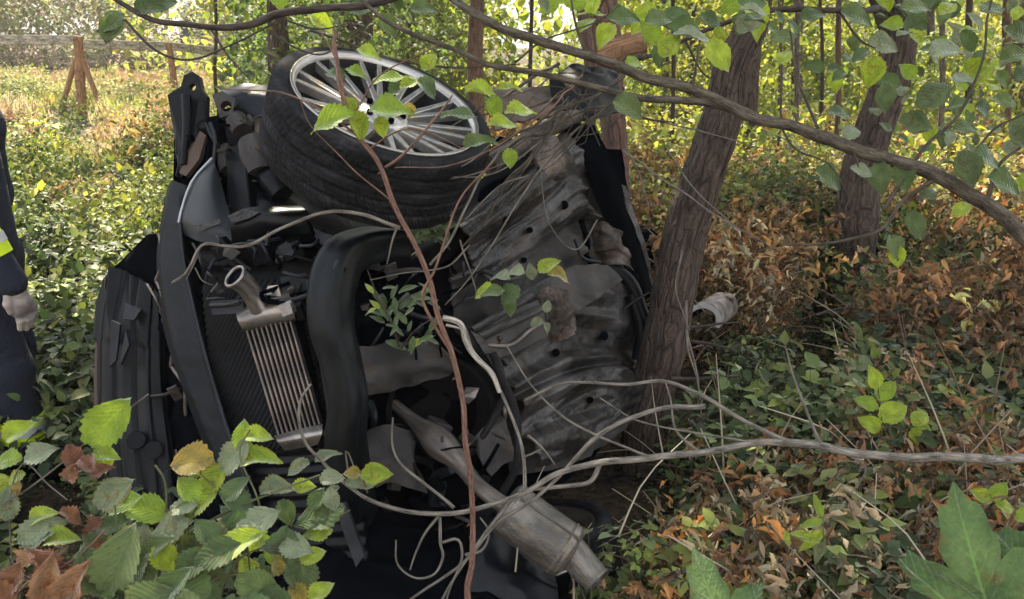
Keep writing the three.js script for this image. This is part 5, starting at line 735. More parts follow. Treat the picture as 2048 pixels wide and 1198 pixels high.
// ------------------------------------------------------------------ leafy plants in the foreground and the undergrowth
function plant(name, label, category, base, shapes, stems, list, mat = M.stemGreen, seed = 1, group) {
  const t = thing(name, label, category, base, group);
  for (const [r, d, ...p] of stems) part('stem', tube([base.clone(), ...pts(d, ...p)], [r, r * 0.4], { radial: 7, step: 0.012, rough: 0.05, seed, jitter: 0.003 }), mat, t);
  leavesAt(t, shapes, list, seed); return t;
}
const onGround = (px, z) => { const p = Pz(px, 1100, z); p.y = ground(p.x, z) - 0.02; return p; };
{
  const t = plant('bramble_bush', 'green bramble bush in front of the smashed bumper at bottom left', 'bramble', onGround(330, -1.45), 'bramble',
    [[0.005, 1.4, [330, 1120], [440, 1030], [560, 980], [640, 950]], [0.005, 1.4, [300, 1130], [330, 1050], [330, 960], [310, 930]], [0.004, 1.4, [420, 1100], [520, 1030], [480, 900], [500, 860]], [0.004, 1.45, [480, 1120], [600, 1080], [700, 1020]], [0.004, 1.35, [420, 1170], [560, 1130], [620, 1070]], [0.004, 1.35, [250, 1180], [240, 1100], [230, 1010]], [0.0035, 1.4, [500, 1130], [470, 1010], [400, 940], [420, 915]]],
    [[190, 1012, 82, 35, 'pale', 1.4, 0.6], [215, 1018, 76, 22, 'lime', 1.4, 0.6], [250, 1008, 92, -14, 'lime', 1.4, 0.6], [395, 1004, 62, 125, 'lime', 1.38, 0.8], [410, 985, 64, 60, 'lime', 1.4, 0.6], [372, 945, 62, 12, 'pale', 1.42, 0.5], [428, 918, 82, 184, 'yellow', 1.4, 0.5], [430, 935, 66, 165, 'lime', 1.42, 0.5], [440, 945, 96, 48, 'pale', 1.42, 0.5], [470, 925, 82, 14, 'lime', 1.42, 0.4], [488, 874, 48, 8, 'lime', 1.42, 0.4], [480, 900, 50, 80, 'lime', 1.42], [380, 1045, 80, 200, 'pale', 1.36, 0.7], [340, 1020, 62, 15, 'pale', 1.38, 0.5], [420, 1040, 64, -70, 'pale', 1.36, 0.7], [450, 1000, 60, 50, 'green', 1.38], [385, 1030, 70, 60, 'lime', 1.38, 0.6],
      [575, 1052, 96, -110, 'green', 1.34, 0.9], [520, 1060, 84, 190, 'green', 1.36, 0.6], [520, 985, 58, 20, 'pale', 1.42, 0.5], [585, 972, 46, 0, 'lime', 1.42, 0.8], [560, 1000, 50, -60, 'green', 1.42], [690, 1016, 104, 196, 'green', 1.42, 0.5], [640, 962, 46, 15, 'pale', 1.42, 0.5], [660, 975, 44, -80, 'pale', 1.4, 0.5], [665, 1064, 56, 185, 'lime', 1.4, 0.4], [600, 1122, 52, 20, 'lime', 1.34, 0.6], [575, 1130, 46, -60, 'green', 1.34], [560, 1150, 40, 100, 'yellow', 1.34, 0.7], [580, 1170, 46, -45, 'yellow', 1.34, 0.6], [215, 1180, 110, 72, 'blue', 1.28, 0.8], [200, 1190, 100, 110, 'blue', 1.28, 0.8], [310, 1090, 64, -50, 'lime', 1.34, 0.7], [290, 1110, 60, 40, 'blue', 1.34], [255, 1210, 90, 20, 'blue', 1.25, 0.8], [355, 1150, 80, 35, 'green', 1.3], [390, 1130, 84, 25, 'green', 1.3, 0.5], [450, 1110, 90, 40, 'lime', 1.32, 0.5], [470, 1160, 80, -20, 'green', 1.3, 0.7], [520, 1180, 90, -40, 'green', 1.3, 0.8], [540, 1200, 80, 200, 'green', 1.28, 0.7], [420, 1190, 84, 160, 'green', 1.28], [330, 1200, 76, 60, 'green', 1.26], [620, 1200, 50, 40, 'lime', 1.3], [470, 1075, 100, 32, 'pale', 1.34, 0.4], [430, 1090, 60, 120, 'green', 1.34], [500, 1020, 64, 140, 'green', 1.4], [560, 1090, 70, -5, 'pale', 1.34, 0.5], [620, 1020, 50, 60, 'green', 1.42], [460, 1060, 70, 10, 'green', 1.36]], M.stemGreen, 40);
  const r = rng(66), k = ['green', 'green', 'blue', 'lime', 'pale']; for (let i = 0; i < 56; i++) { const x = 190 + 440 * r(), y = 1010 + 200 * r() ** 0.7; if (x > 560 && r() < 0.5) continue; leavesAt(t, 'bramble', [[x, y, 34 + r() * 42, r() * 360, pick(k, r), 1.38 + r() * 0.25, 0.35 + r() * 0.5]], 500 + i); }
}
{
  const t = plant('bramble_shoot', 'bramble shoot with one bright backlit leaf at the left', 'bramble', onGround(20, -1.5), 'bramble', [[0.0035, 1.42, [0, 1020], [60, 975], [130, 920], [210, 855], [297, 788]], [0.003, 1.42, [20, 1000], [50, 925], [100, 970], [135, 1000]], [0.003, 1.4, [10, 1140], [70, 1090], [120, 1050]]],
    [[172, 888, 112, 47, 'lime', 1.40, 0.75], [186, 905, 54, -5, 'lime', 1.40, 0.7], [200, 900, 44, -70, 'lime', 1.4, 0.7], [48, 922, 66, 26, 'pale', 1.42, 0.5], [45, 915, 52, 190, 'lime', 1.44, 0.5], [50, 945, 50, 220, 'lime', 1.44], [60, 1042, 52, 28, 'lime', 1.4, 0.5], [20, 1040, 60, 100, 'pale', 1.42], [40, 1090, 80, 35, 'pale', 1.38, 0.5], [90, 1085, 64, 20, 'lime', 1.38], [100, 1065, 70, 190, 'pale', 1.38], [15, 985, 46, 130, 'lime', 1.44], [10, 880, 60, 40, 'lime', 1.5, 0.5]], M.twigGrey, 44);
  leavesAt(t, 'curl', [[135, 888, 56, -75, 'brown', 1.4, 0.8], [160, 915, 56, -40, 'brown', 1.38, 0.8], [180, 950, 46, 20, 'brown', 1.38, 0.8], [150, 930, 44, -120, 'brown', 1.38, 0.8], [120, 1020, 40, -30, 'brown', 1.4], [200, 1080, 56, -70, 'brown', 1.42], [170, 1070, 50, 30, 'brown', 1.42], [40, 990, 30, 80, 'yellow', 1.42], [105, 1030, 36, 200, 'brown', 1.42]], 47);
}
{
  const t = thing('dead_leaf_heap', 'curled brown and orange dead leaves in the bottom left corner', 'dead leaves', onGround(60, -1.45));
  const o = M.twigRed; part('stalk', tube([onGround(60, -1.45), ...pts(1.3, [40, 1180], [150, 1120], [210, 1060])], [0.004, 0.002], { radial: 6 }), o, t);
  leavesAt(t, 'curl', [[-20, 1160, 90, -60, 'brown', 1.22, 0.7], [10, 1190, 74, 60, 'brown', 1.24, 0.7], [90, 1200, 90, 80, 'brown', 1.25, 0.7], [130, 1200, 84, 60, 'brown', 1.25, 0.7], [70, 1150, 70, 15, 'brown', 1.3], [60, 1120, 64, -10, 'brown', 1.34], [40, 1140, 60, 40, 'brown', 1.34], [110, 1150, 60, 120, 'brown', 1.3], [165, 1190, 60, 100, 'brown', 1.28]], 49);
}
for (const [nm, lb, bx, z, list] of [['maple_seedling', 'large lobed green leaf filling the bottom right corner', 2010, -1.12, [[2005, 1290, 250, 108, 'maple', 0.98, 0.75], [2110, 1230, 200, 78, 'maple', 1.0, 0.6], [1990, 1320, 150, 150, 'maple', 1.0, 0.6]]], ['maple_seedling', 'lobed green leaf tip poking up at the bottom edge right of the muffler', 1470, -1.15, [[1475, 1325, 180, 112, 'maple', 1.02, 0.8]]]])
  plant(nm, lb, 'seedling', onGround(bx, z), 'maple', list.map(l => [0.003, 1.05, [l[0], l[1]]]), list, M.stemGreen, 52);
plant('bright_shoot', 'bright yellow green shoot lit in the dark undergrowth at bottom right', 'shoot', onGround(1640, -2.2), 'narrow', [[0.003, 2.0, [1645, 1080], [1655, 1010], [1690, 960]]], [[1648, 1040, 50, 190, 'lime', 2.0, 0.7], [1645, 1035, 40, 110, 'lime', 2.0, 0.7], [1648, 1060, 54, 215, 'lime', 2.0, 0.7], [1650, 1075, 54, 250, 'pale', 2.0, 0.7], [1620, 1070, 40, 170, 'lime', 2.0, 0.7], [1640, 1085, 46, 160, 'lime', 1.98, 0.7], [1570, 1060, 36, -80, 'lime', 2.0, 0.7], [1660, 1020, 30, 20, 'pale', 2.0]], M.stemGreen, 53);
plant('lime_sapling', 'small lime leaved sapling right of centre above the fallen branch', 'sapling', onGround(1770, -3.0), 'oval', [[0.004, 2.75, [1765, 880], [1762, 820], [1755, 770]], [0.003, 2.75, [1800, 870], [1830, 845]]], [[1762, 860, 46, 150, 'lime', 2.75, 0.7], [1760, 840, 50, 35, 'lime', 2.75, 0.7], [1758, 815, 46, 160, 'lime', 2.75, 0.7], [1756, 800, 50, 50, 'lime', 2.75, 0.7], [1756, 780, 46, 110, 'lime', 2.75, 0.7], [1825, 850, 40, 40, 'lime', 2.72, 0.8], [1830, 852, 42, -20, 'lime', 2.72, 0.8], [1826, 855, 36, -80, 'lime', 2.72, 0.8], [1765, 880, 44, -10, 'green', 2.75], [1770, 890, 50, 190, 'green', 2.75]], M.stemGreen, 54);
plant('lime_seedling', 'low lime seedling at the right edge above the big lobed leaf', 'seedling', onGround(1990, -2.4), 'oval', [[0.003, 2.2, [1985, 1010]]], [[1985, 1000, 44, 60, 'lime', 2.2, 0.7], [1985, 1002, 42, 150, 'lime', 2.2, 0.7], [1990, 1010, 46, -10, 'lime', 2.2, 0.6], [2030, 1040, 50, 20, 'lime', 2.1, 0.6]], M.stemGreen, 55);
plant('leaf_on_twig', 'green leaf with a yellow edge on the fallen branch tip', 'leaf', P(735, 985, 1.85), 'oval', [[0.0025, 1.84, [728, 965], [716, 935]]], [[722, 950, 56, 5, 'lime', 1.82, 0.8], [722, 948, 34, 170, 'yellow', 1.83, 0.7], [690, 965, 60, -5, 'pale', 1.84, 0.4], [680, 975, 44, 230, 'pale', 1.84, 0.4], [620, 925, 50, 200, 'pale', 1.86, 0.4], [630, 925, 44, 30, 'pale', 1.86, 0.3]], M.twigRed, 56);
// dim small leaved sprigs hanging into the engine bay
plant('dim_sprig', 'dim green sprig growing in the engine bay beside the thorny cane', 'sprig', P(800, 700, 2.12), 'narrow', [[0.003, 2.05, [780, 640], [755, 590], [735, 540]], [0.003, 2.05, [830, 660], [860, 640]]], (() => { const r = rng(57), o = []; for (let i = 0; i < 42; i++) o.push([745 + r() * 120, 575 + r() * 110, 22 + r() * 20, r() * 360, pick(['green', 'green', 'blue', 'lime'], r), 2.02 + r() * 0.1, 0.5]); return o; })(), M.twigDark, 57);
plant('fern_tuft', 'dark feathery tuft between the tyre and the crumpled floor', 'fern', P(900, 500, 2.4), 'narrow', [[0.003, 2.2, [870, 450], [840, 410]], [0.003, 2.2, [870, 460], [890, 420]]], (() => { const r = rng(58), o = []; for (let i = 0; i < 60; i++) o.push([815 + r() * 90, 405 + r() * 85, 20 + r() * 22, 20 + r() * 150, pick(['green', 'green', 'blue'], r), 2.15 + r() * 0.1, 0.5]); return o; })(), M.twigDark, 58);
// ------------------------------------------------------------------ the person at the left edge
{
  const o = V(-1.975, ground(-1.975, -2.95), -2.95), me = thing('person', 'person in navy work clothes with yellow and silver bands, cut off by the left edge', 'person', o);
  const J = { hipR: [-0.08, 0.92, 0.10], hipL: [-0.12, 0.92, -0.10], kneeR: [-0.02, 0.50, 0.08], kneeL: [-0.14, 0.5, -0.14], ankR: [-0.01, 0.10, 0.06], ankL: [-0.24, 0.10, -0.16], toeR: [0.17, 0.04, 0.09], toeL: [-0.05, 0.04, -0.16], pel: [-0.12, 0.98, 0], chest: [-0.12, 1.30, 0], neck: [-0.08, 1.50, 0], head: [-0.03, 1.66, 0], shR: [-0.11, 1.42, 0.19], shL: [-0.12, 1.42, -0.19], elR: [0.06, 1.15, 0.25], elL: [-0.16, 1.14, -0.26], wrR: [0.165, 0.90, 0.23], wrL: [-0.20, 0.88, -0.27], palmR: [0.185, 0.82, 0.225], palmL: [-0.20, 0.80, -0.27] };
  for (const k in J) J[k] = V(...J[k]);
  const cap = (p, a, b, ra, rb) => { const ab = b.clone().sub(a), t = clamp(p.clone().sub(a).dot(ab) / ab.lengthSq()); return p.distanceTo(a.clone().addScaledVector(ab, t)) - mix(ra, rb, t); };
  function solid(bones, c, half, res, k = 0.03) {
    const mc = new MarchingCubes(res, new THREE.MeshBasicMaterial(), false, false, 400000); mc.isolation = 0; const B = bones.map(b => [J[b[0]] ?? b[0], J[b[1]] ?? b[1], b[2], b[3]]);
    for (let z = 0; z < res; z++) for (let y = 0; y < res; y++) for (let x = 0; x < res; x++) { const h = res / 2; const p = V((x - h) / h * half + c.x, (y - h) / h * half + c.y, (z - h) / h * half + c.z); let s = 1; for (const b of B) { const d = cap(p, ...b), w = Math.max(k - Math.abs(s - d), 0) / k; s = Math.min(s, d) - w * w * k * 0.25; } mc.field[x + y * res + z * res * res] = -s; }
    mc.update(); const g = new THREE.BufferGeometry(), n = mc.count; const pa = mc.positionArray.slice(0, n * 3), na = mc.normalArray.slice(0, n * 3);
    for (let i = 0; i < n; i++) { pa[i * 3] = pa[i * 3] * half + c.x + o.x; pa[i * 3 + 1] = pa[i * 3 + 1] * half + c.y + o.y; pa[i * 3 + 2] = pa[i * 3 + 2] * half + c.z + o.z; }
    g.setAttribute('position', new THREE.BufferAttribute(pa, 3)); g.setAttribute('normal', new THREE.BufferAttribute(na, 3)); g.setAttribute('uv', new THREE.BufferAttribute(new Float32Array(n * 2).map((_, i) => pa[(i >> 1) * 3 + (i & 1)] * 2), 2)); return g;
  }
  const hand = (pal, wr, s) => { const d = pal.clone().sub(wr).normalize(), side = V(0.35 * s, 0.1, -0.9).normalize(), out = d.clone().cross(side).normalize(), r = []; const root = i => pal.clone().addScaledVector(side, (i - 1.5) * 0.020).addScaledVector(d, 0.02);
    r.push([wr, pal, 0.026, 0.030], [root(0), root(3), 0.017, 0.017], [pal.clone().addScaledVector(side, -0.02), wr, 0.02, 0.02], [pal.clone().addScaledVector(side, 0.02), wr, 0.02, 0.02]);
    [0.072, 0.082, 0.078, 0.062].forEach((l, i) => { const a = root(i), b = a.clone().addScaledVector(d, l * 0.5).addScaledVector(out, -0.006 * s), e = b.clone().addScaledVector(d, l * 0.42).addScaledVector(out, -0.022 * s); r.push([a, b, 0.0105, 0.0095], [b, e, 0.0095, 0.008]); });
    const ta = wr.clone().addScaledVector(d, 0.03).addScaledVector(side, -0.026), tb = ta.clone().addScaledVector(d, 0.035).addScaledVector(side, -0.022), te = tb.clone().addScaledVector(d, 0.03).addScaledVector(side, -0.002); r.push([ta, tb, 0.014, 0.011], [tb, te, 0.011, 0.009]); return r; };
  const c0 = V(0.05, 0.9, 0);
  const bodyG = solid([['pel', 'chest', 0.13, 0.14], ['chest', 'neck', 0.10, 0.06], ['neck', 'head', 0.055, 0.06], ['shR', 'shL', 0.075, 0.075], ['shR', 'elR', 0.05, 0.042], ['elR', 'wrR', 0.042, 0.03], ['shL', 'elL', 0.05, 0.042], ['elL', 'wrL', 0.042, 0.03], ['hipR', 'kneeR', 0.085, 0.055], ['kneeR', 'ankR', 0.055, 0.04], ['hipL', 'kneeL', 0.085, 0.055], ['kneeL', 'ankL', 0.055, 0.04], ['ankR', 'toeR', 0.045, 0.03], ['ankL', 'toeL', 0.045, 0.03]], c0, 1.0, 100);
  const hd = J.head, headG = solid([[hd.clone().add(V(-0.02, 0.03, 0)), hd.clone().add(V(0.0, 0.02, 0)), 0.088, 0.09], [hd, hd.clone().add(V(0.04, -0.07, 0)), 0.07, 0.045], [hd.clone().add(V(0.095, 0.0, 0)), hd.clone().add(V(0.108, -0.03, 0)), 0.010, 0.016], [hd.clone().add(V(0.085, -0.065, -0.014)), hd.clone().add(V(0.085, -0.065, 0.014)), 0.010, 0.010], [hd.clone().add(V(-0.01, 0.015, 0.09)), hd.clone().add(V(-0.015, -0.03, 0.088)), 0.012, 0.009], [hd.clone().add(V(-0.01, 0.015, -0.09)), hd.clone().add(V(-0.015, -0.03, -0.088)), 0.012, 0.009], ['neck', 'head', 0.05, 0.055]], hd, 0.17, 72, 0.015);
  const skin = phys(0.46, 0.34, 0.31, { roughness: 0.55, sheen: 0.2 });
  part('body', merge([bodyG, headG, solid(hand(J.palmR, J.wrR, 1), J.palmR.clone().addScaledVector(V(0, -1, 0), 0.02), 0.14, 88, 0.008), solid(hand(J.palmL, J.wrL, -1), J.palmL.clone().addScaledVector(V(0, -1, 0), 0.02), 0.14, 88, 0.008)]), skin, me);
  const gl = hand(J.palmR, J.wrR, 1).map(b => [b[0], b[1], b[2] + 0.003, b[3] + 0.003]), gL = hand(J.palmL, J.wrL, -1).map(b => [b[0], b[1], b[2] + 0.003, b[3] + 0.003]);
  for (const [b, c] of [[gl, J.palmR], [gL, J.palmL]]) part('glove', solid(b, c.clone().add(V(0, -0.02, 0)), 0.14, 80, 0.008), std(0.50, 0.45, 0.44, { roughness: 0.95, map: rep(grimeT, 3, 3), bumpMap: fineBump, bumpScale: 0.002 }), me);
  const navy = std(0.018, 0.020, 0.038, { roughness: 0.9, bumpMap: fineBump, bumpScale: 0.003 });
  const wob = (g, a) => { const p = g.attributes.position, n = g.attributes.normal; for (let i = 0; i < p.count; i++) { const k = a * (ridge(p.getX(i) * 9, p.getY(i) * 16, p.getZ(i) * 9) - 0.3); p.setXYZ(i, p.getX(i) + n.getX(i) * k, p.getY(i) + n.getY(i) * k, p.getZ(i) + n.getZ(i) * k); } g.deleteAttribute('normal'); g.computeVertexNormals(); return g; };
  part('jacket', wob(solid([['pel', 'chest', 0.165, 0.165], ['chest', 'neck', 0.12, 0.07], ['shR', 'shL', 0.10, 0.10], ['shR', 'elR', 0.085, 0.072], ['elR', 'wrR', 0.072, 0.054], ['shL', 'elL', 0.085, 0.072], ['elL', 'wrL', 0.072, 0.054]], c0, 1.0, 110), 0.007), navy, me);
  part('trousers', wob(solid([['pel', 'hipR', 0.14, 0.12], ['pel', 'hipL', 0.14, 0.12], ['hipR', 'kneeR', 0.115, 0.088], ['kneeR', [0, 0, 0] && J.ankR.clone().add(V(-0.01, 0.06, 0)), 0.088, 0.082], ['hipL', 'kneeL', 0.115, 0.088], ['kneeL', J.ankL.clone().add(V(0.01, 0.06, 0)), 0.088, 0.082]], c0, 1.0, 110), 0.007), navy, me);
  const hi = std(0.75, 0.95, 0.02, { roughness: 0.7 }), sil = std(0.62, 0.62, 0.64, { roughness: 0.5 });
  const band = (a, b, t0, t1, ra, rb, m, n) => part(n, tube([a.clone().lerp(b, t0).add(o), a.clone().lerp(b, t1).add(o)], [mix(ra, rb, t0), mix(ra, rb, t1)], { radial: 28, step: 0.01, rough: 0.02 }), m, me);
  for (const [e, w] of [['elR', 'wrR'], ['elL', 'wrL']]) { band(J[e], J[w], 0.20, 0.36, 0.081, 0.061, hi, 'yellow_band'); band(J[e], J[w], 0.35, 0.48, 0.084, 0.064, sil, 'silver_band'); band(J[e], J[w], 0.47, 0.63, 0.081, 0.061, hi, 'yellow_band'); band(J[e], J[w], 0.93, 1.02, 0.072, 0.054, navy, 'cuff'); }
  for (const s of ['R', 'L']) { const a = J['knee' + s], b = J['ank' + s]; band(a, b, 0.52, 0.60, 0.096, 0.090, hi, 'yellow_band'); band(a, b, 0.60, 0.68, 0.0965, 0.0905, sil, 'silver_band'); band(a, b, 0.68, 0.76, 0.096, 0.09, hi, 'yellow_band'); part('boot', solid([['ank' + s, J['toe' + s], 0.062, 0.048], [J['ank' + s].clone().add(V(-0.05, -0.05, 0)), J['toe' + s], 0.045, 0.045], [J['ank' + s], J['ank' + s].clone().add(V(0, 0.12, 0)), 0.06, 0.065]], J['ank' + s], 0.32, 48), M.black, me); }
  part('hair', solid([[hd.clone().add(V(-0.03, 0.045, 0)), hd.clone().add(V(-0.015, 0.05, 0)), 0.088, 0.086]], hd, 0.17, 48), std(0.03, 0.02, 0.015, { roughness: 0.8 }), me);
  for (const s of [-1, 1]) { const g = new THREE.SphereGeometry(0.011, 14, 10); g.translate(o.x + hd.x + 0.078, o.y + hd.y + 0.008, o.z + hd.z + s * 0.032); part('eye', g, std(0.6, 0.6, 0.6, { roughness: 0.2 }), me); }
}
// ------------------------------------------------------------------ ground cover
{
  const r = rng(2024);
  const carPoly = [[-0.95, -2.25], [-0.62, -1.7], [0.24, -1.7], [0.34, -2.2], [0.5, -2.6], [0.75, -3.3], [1.15, -5.0], [-0.3, -5.6], [-1.3, -3.2], [-1.45, -2.55]];
  const inPoly = (x, z, g) => { let c = false; for (let i = 0, j = g.length - 1; i < g.length; j = i++) { const [xi, zi] = g[i], [xj, zj] = g[j]; if ((zi > z) !== (zj > z) && x < (xj - xi) * (z - zi) / (zj - zi) + xi) c = !c; } return c; };
  const blocked = (x, z) => z > -1.75 || inPoly(x, z, carPoly) || Math.hypot(x + 1.9, z + 2.7) < 0.14;
  // a point of the wedge that the lens takes in, a little wider
  const wedge = (z0, z1, pow = 1) => { const z = z0 + (z1 - z0) * r() ** pow; return [(r() * 2 - 1) * (0.74 * -z + 0.6), z]; };
  const items = {}; const put2 = (k, it) => (items[k] = items[k] || []).push(it);
  const G1 = [[0.12, 0.18, 0.035], [0.085, 0.135, 0.03], [0.17, 0.23, 0.05], [0.065, 0.105, 0.03], [0.23, 0.27, 0.09], [0.34, 0.40, 0.07]];
  const B1 = [[0.46, 0.25, 0.12], [0.34, 0.175, 0.085], [0.56, 0.35, 0.20], [0.24, 0.13, 0.07], [0.62, 0.48, 0.31], [0.56, 0.25, 0.09], [0.52, 0.27, 0.14]];
  const F1 = [[0.72, 0.52, 0.30], [0.78, 0.62, 0.38], [0.66, 0.44, 0.23], [0.68, 0.60, 0.28], [0.78, 0.52, 0.29]];
  const isField = (x, z) => clamp((-z - 7.6 - 2.0 * fbm(x * 0.6, z * 0.6, 5, 2)) / 1.6) * clamp((-x - 0.33 * -z) / 0.8);
  const brown = (x, z) => clamp(0.5 + 2.6 * fbm(x * 0.9 + 4, z * 0.9, 2, 3) + (x > 0.2 ? 0.16 : -0.8));
  for (const c of B1) { c[0] *= 1.18; c[1] *= 1.22; c[2] *= 1.1; }
  const var3 = (c, a = 0.25) => { const k = 1 + (r() - 0.5) * a * 2; return [c[0] * k * (1 + (r() - 0.5) * 0.2), c[1] * k, c[2] * k * (1 + (r() - 0.5) * 0.3)]; };
  const feet = [[0.52, -3.02], [2.05, -4.9], [1.02, -4.0], [-1.95, -2.85]];   // places where a thing's foot must stay in sight
  const low = (x, z) => { let k = 1; for (const [fx, fz] of feet) { const t = clamp((z - fz) / 2.0, 0, 1), cx = fx * (1 - t * 1.1 / -fz * (fz / fz)), d = Math.abs(x - fx * (z / fz)); if (z > fz - 0.1 && z < fz + (fz < -4.5 ? 2.0 : 1.1)) k = Math.min(k, clamp((d - 0.14) / 0.25)); } return k; };
  const gy = (x, z) => ground(x, z) + 0.42 * low(x, z) * Math.max(0, fbm(x * 1.5 + 7, z * 1.5, 4, 2) + 0.1) * clamp((-z - 2) / 1.5);
  for (let i = 0; i < 24000; i++) {   // near and middle ground
    const [x, z] = wedge(-1.75, -9.5, 1.25); if (blocked(x, z)) continue;
    const f = isField(x, z); if (r() < f) continue;
    const k = low(x, z); const b = brown(x, z), q = r(), y = gy(x, z), left = x < -0.5, deep = clamp((-z - 3.2) / 3), hk = 0.25 + 0.75 * k;
    if (k < 0.5 && r() < 0.6) continue;
    const s0 = (z > -2.8 ? 0.75 : 1) * hk, lift = 0.12 * r() * k;
    if (r() > b) {
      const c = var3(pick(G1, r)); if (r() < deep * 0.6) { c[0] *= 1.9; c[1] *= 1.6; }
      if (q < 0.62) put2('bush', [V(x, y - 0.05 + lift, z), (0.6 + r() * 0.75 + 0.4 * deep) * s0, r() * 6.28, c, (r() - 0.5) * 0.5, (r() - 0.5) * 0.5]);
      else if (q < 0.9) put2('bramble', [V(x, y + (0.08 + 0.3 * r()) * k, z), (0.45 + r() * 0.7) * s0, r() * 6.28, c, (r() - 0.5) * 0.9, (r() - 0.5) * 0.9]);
      else put2('stalk', [V(x, y, z), (0.6 + 0.6 * r()) * s0, r() * 6.28, pick([[0.30, 0.28, 0.14], [0.36, 0.28, 0.18], [0.22, 0.2, 0.08]], r)]);
    } else {
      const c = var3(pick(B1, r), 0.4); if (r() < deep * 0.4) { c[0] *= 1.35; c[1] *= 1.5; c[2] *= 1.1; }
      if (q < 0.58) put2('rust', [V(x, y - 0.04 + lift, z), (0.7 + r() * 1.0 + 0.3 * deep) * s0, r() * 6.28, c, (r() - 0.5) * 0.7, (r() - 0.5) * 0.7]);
      else if (q < 0.68) put2('frond', [V(x, y + (0.02 + r() * 0.25) * k, z), (0.4 + r() * 0.5) * s0, r() * 6.28, c, -0.3 + (r() - 0.5) * 1.6, (r() - 0.5) * 1.4]);
      else if (q < 0.77) put2('litter', [V(x, y + 0.02 + r() * 0.1, z), 0.8 + r() * 0.6, r() * 6.28, c, (r() - 0.5) * 0.7, (r() - 0.5) * 0.7]);
      else if (q < 0.93) put2('stick', [V(x, y + 0.05 + r() * 0.25 * k, z), 0.7 + r() * 0.8, r() * 6.28, pick([[0.34, 0.27, 0.2], [0.22, 0.14, 0.09], [0.5, 0.42, 0.3]], r), (r() - 0.5) * 0.9]);
      else put2('stalk', [V(x, y, z), (0.6 + 0.7 * r()) * s0, r() * 6.28, pick([[0.42, 0.30, 0.18], [0.30, 0.17, 0.09], [0.5, 0.42, 0.28]], r)]);
    }
  }
  for (let i = 0; i < 5600; i++) { // taller uneven shrubs on the left bank
    const z = -2.3 - 9.0 * r(), x = mix(-0.80, -0.28, r()) * -z; if (r() < isField(x, z)) continue; if (blocked(x, z) || x > -1.15) continue; const k = low(x, z); if (r() > k) continue;
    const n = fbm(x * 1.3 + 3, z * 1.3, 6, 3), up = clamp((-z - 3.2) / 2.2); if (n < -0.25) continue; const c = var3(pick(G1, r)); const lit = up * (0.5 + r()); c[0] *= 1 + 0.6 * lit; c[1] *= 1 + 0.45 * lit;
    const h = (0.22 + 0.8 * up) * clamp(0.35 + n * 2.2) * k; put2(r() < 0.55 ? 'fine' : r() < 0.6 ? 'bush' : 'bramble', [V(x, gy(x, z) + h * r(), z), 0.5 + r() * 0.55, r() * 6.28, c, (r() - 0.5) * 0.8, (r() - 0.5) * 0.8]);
  }
  for (let i = 0; i < 3000; i++) { // lit shrub edge right and behind the car
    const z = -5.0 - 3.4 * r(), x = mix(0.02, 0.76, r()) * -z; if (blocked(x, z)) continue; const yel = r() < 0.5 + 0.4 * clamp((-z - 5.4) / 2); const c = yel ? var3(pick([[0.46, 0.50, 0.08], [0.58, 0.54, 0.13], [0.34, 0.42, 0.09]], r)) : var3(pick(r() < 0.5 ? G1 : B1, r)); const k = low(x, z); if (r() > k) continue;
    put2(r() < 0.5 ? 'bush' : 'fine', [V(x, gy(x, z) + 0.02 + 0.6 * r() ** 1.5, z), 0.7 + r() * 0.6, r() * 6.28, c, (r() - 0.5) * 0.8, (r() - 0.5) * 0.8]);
  }
  for (let i = 0; i < 15000; i++) { // tan field
    const z = -6 - 16 * r() ** 1.1, x = mix(-0.85, 0.0, r()) * -z; const f = isField(x, z); if (r() > f || (z > -14.2 && z < -10.5 && Math.abs(x / -z + 0.549) < 0.035)) continue;
    const c = var3(pick(F1, r), 0.2), gr = fbm(x * 0.7, z * 0.7, 8, 3); if (gr > 0.2) { c[0] *= 0.75; c[2] *= 0.6; }
    const far = z < -12.5 ? 0.42 : 0.7;
    put2(r() < 0.72 ? 'grass' : r() < 0.5 ? 'dryfrond' : 'dryrust', [V(x, gy(x, z) - 0.02, z), (0.8 + r() * 0.8) * far, r() * 6.28, c, (r() - 0.5) * 0.5, (r() - 0.5) * 0.5]);
    if (gr > 0.25 && r() < 0.12) put2('bush', [V(x, gy(x, z) + 0.1 * r(), z), 0.8 + r() * 0.6, r() * 6.28, var3([0.38, 0.42, 0.10]), 0, 0]);
  }
  instances('small_leaved_shrubs', clump(0.22, 60, 0.045, 91, 0.9), SM.lush, items.fine, null, { kind: 'stuff', label: 'fine leaved low shrubs on the bank left of the car', category: 'undergrowth' });
  const split = (a, n) => Array.from({ length: n }, (_, k) => a.filter((_, i) => i % n === k));
  split(items.bramble, 3).forEach((a, k) => instances('bramble_cover', SG.bramble[k], SM.lush, a, null, { kind: 'stuff', label: ['green bramble leaves covering the forest floor round the car', 'low bramble and ivy leaves mixed over the ground', 'creeping green undergrowth on the bank and under the trees'][k], category: 'undergrowth' }));
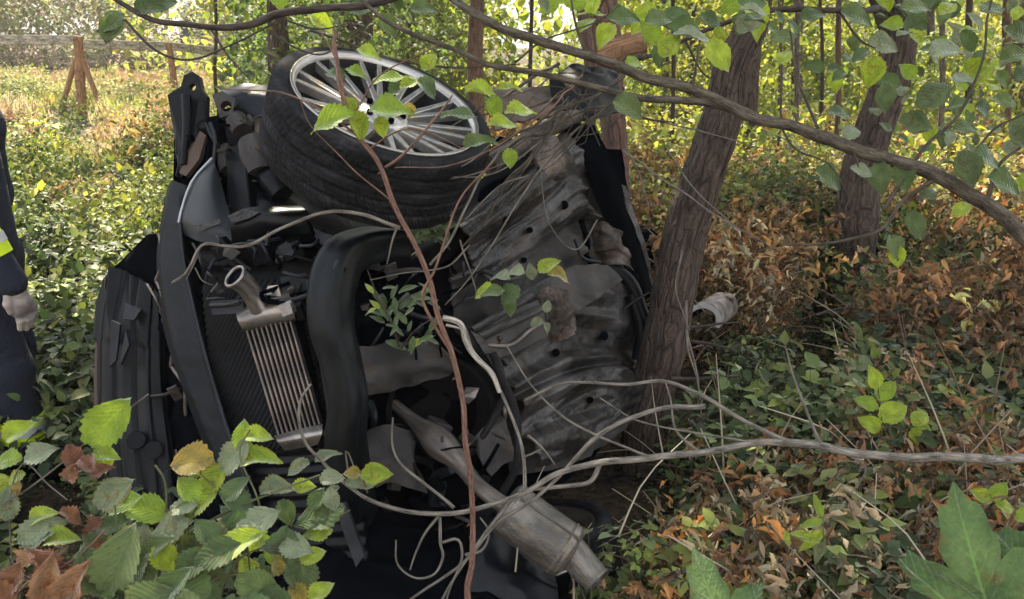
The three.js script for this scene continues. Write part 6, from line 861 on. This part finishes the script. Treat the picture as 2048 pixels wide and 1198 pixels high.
  split(items.frond, 3).forEach((a, k) => instances('dead_bracken', SG.frond[k], SM.dry, a, null, { kind: 'stuff', label: ['rust brown dead bracken fronds right of the trees', 'withered brown fern fronds on the forest floor', 'dry reddish bracken between the bramble leaves'][k], category: 'bracken' }));
  split(items.bush, 3).forEach((a, k) => instances('low_bushes', SG.bush[k], SM.lush, a, null, { kind: 'stuff', label: ['small upright green bushes between the bracken', 'low leafy green shrubs over the forest floor', 'young green brambles standing round the trees'][k], category: 'undergrowth' }));
  split(items.rust, 3).forEach((a, k) => instances('withered_bracken', SG.rust[k], SM.dry, a, null, { kind: 'stuff', label: ['withered rusty bracken standing right of the leaning trunk', 'tan and rust dead ferns at the foot of the trees', 'shrivelled brown bracken behind the fallen branch'][k], category: 'bracken' }));
  instances('dry_field_bracken', SG.rust[0], SM.leaf, items.dryrust, null, { kind: 'stuff', label: 'pale orange bracken standing in the sunlit field', category: 'bracken' });
  split(items.stalk, 2).forEach((a, k) => instances('thin_stalks', SG.stalk[k], SM.dry, a, null, { kind: 'stuff', label: ['thin upright stalks among the undergrowth', 'dry bare stems standing in the bracken'][k], category: 'stalks' }));
  split(items.litter, 2).forEach((a, k) => instances('leaf_litter', SG.litter[k], SM.dry, a, null, { kind: 'stuff', label: ['dry brown fallen leaves over the soil', 'curled fallen leaves among the bracken'][k], category: 'leaf litter' }));
  split(items.grass, 2).forEach((a, k) => instances('field_grass', SG.grass[k], SM.leaf, a, null, { kind: 'stuff', label: ['tall tan grass of the sunlit field at upper left', 'dry golden grass tufts before the wooden fence'][k], category: 'grass' }));
  instances('dry_field_fern', SG.frond[1], SM.leaf, items.dryfrond, null, { kind: 'stuff', label: 'orange dry ferns in the sunlit field before the fence', category: 'bracken' });
  split(items.stick, 2).forEach((a, k) => instances('dry_twigs', SG.stick[k], std(1, 1, 1, { vertexColors: true, roughness: 0.9 }), a, null, { kind: 'stuff', label: ['small dry twigs strewn over the undergrowth', 'thin dead stems lying among the leaves'][k], category: 'twigs' }));
}
renderer.render(scene, camera);
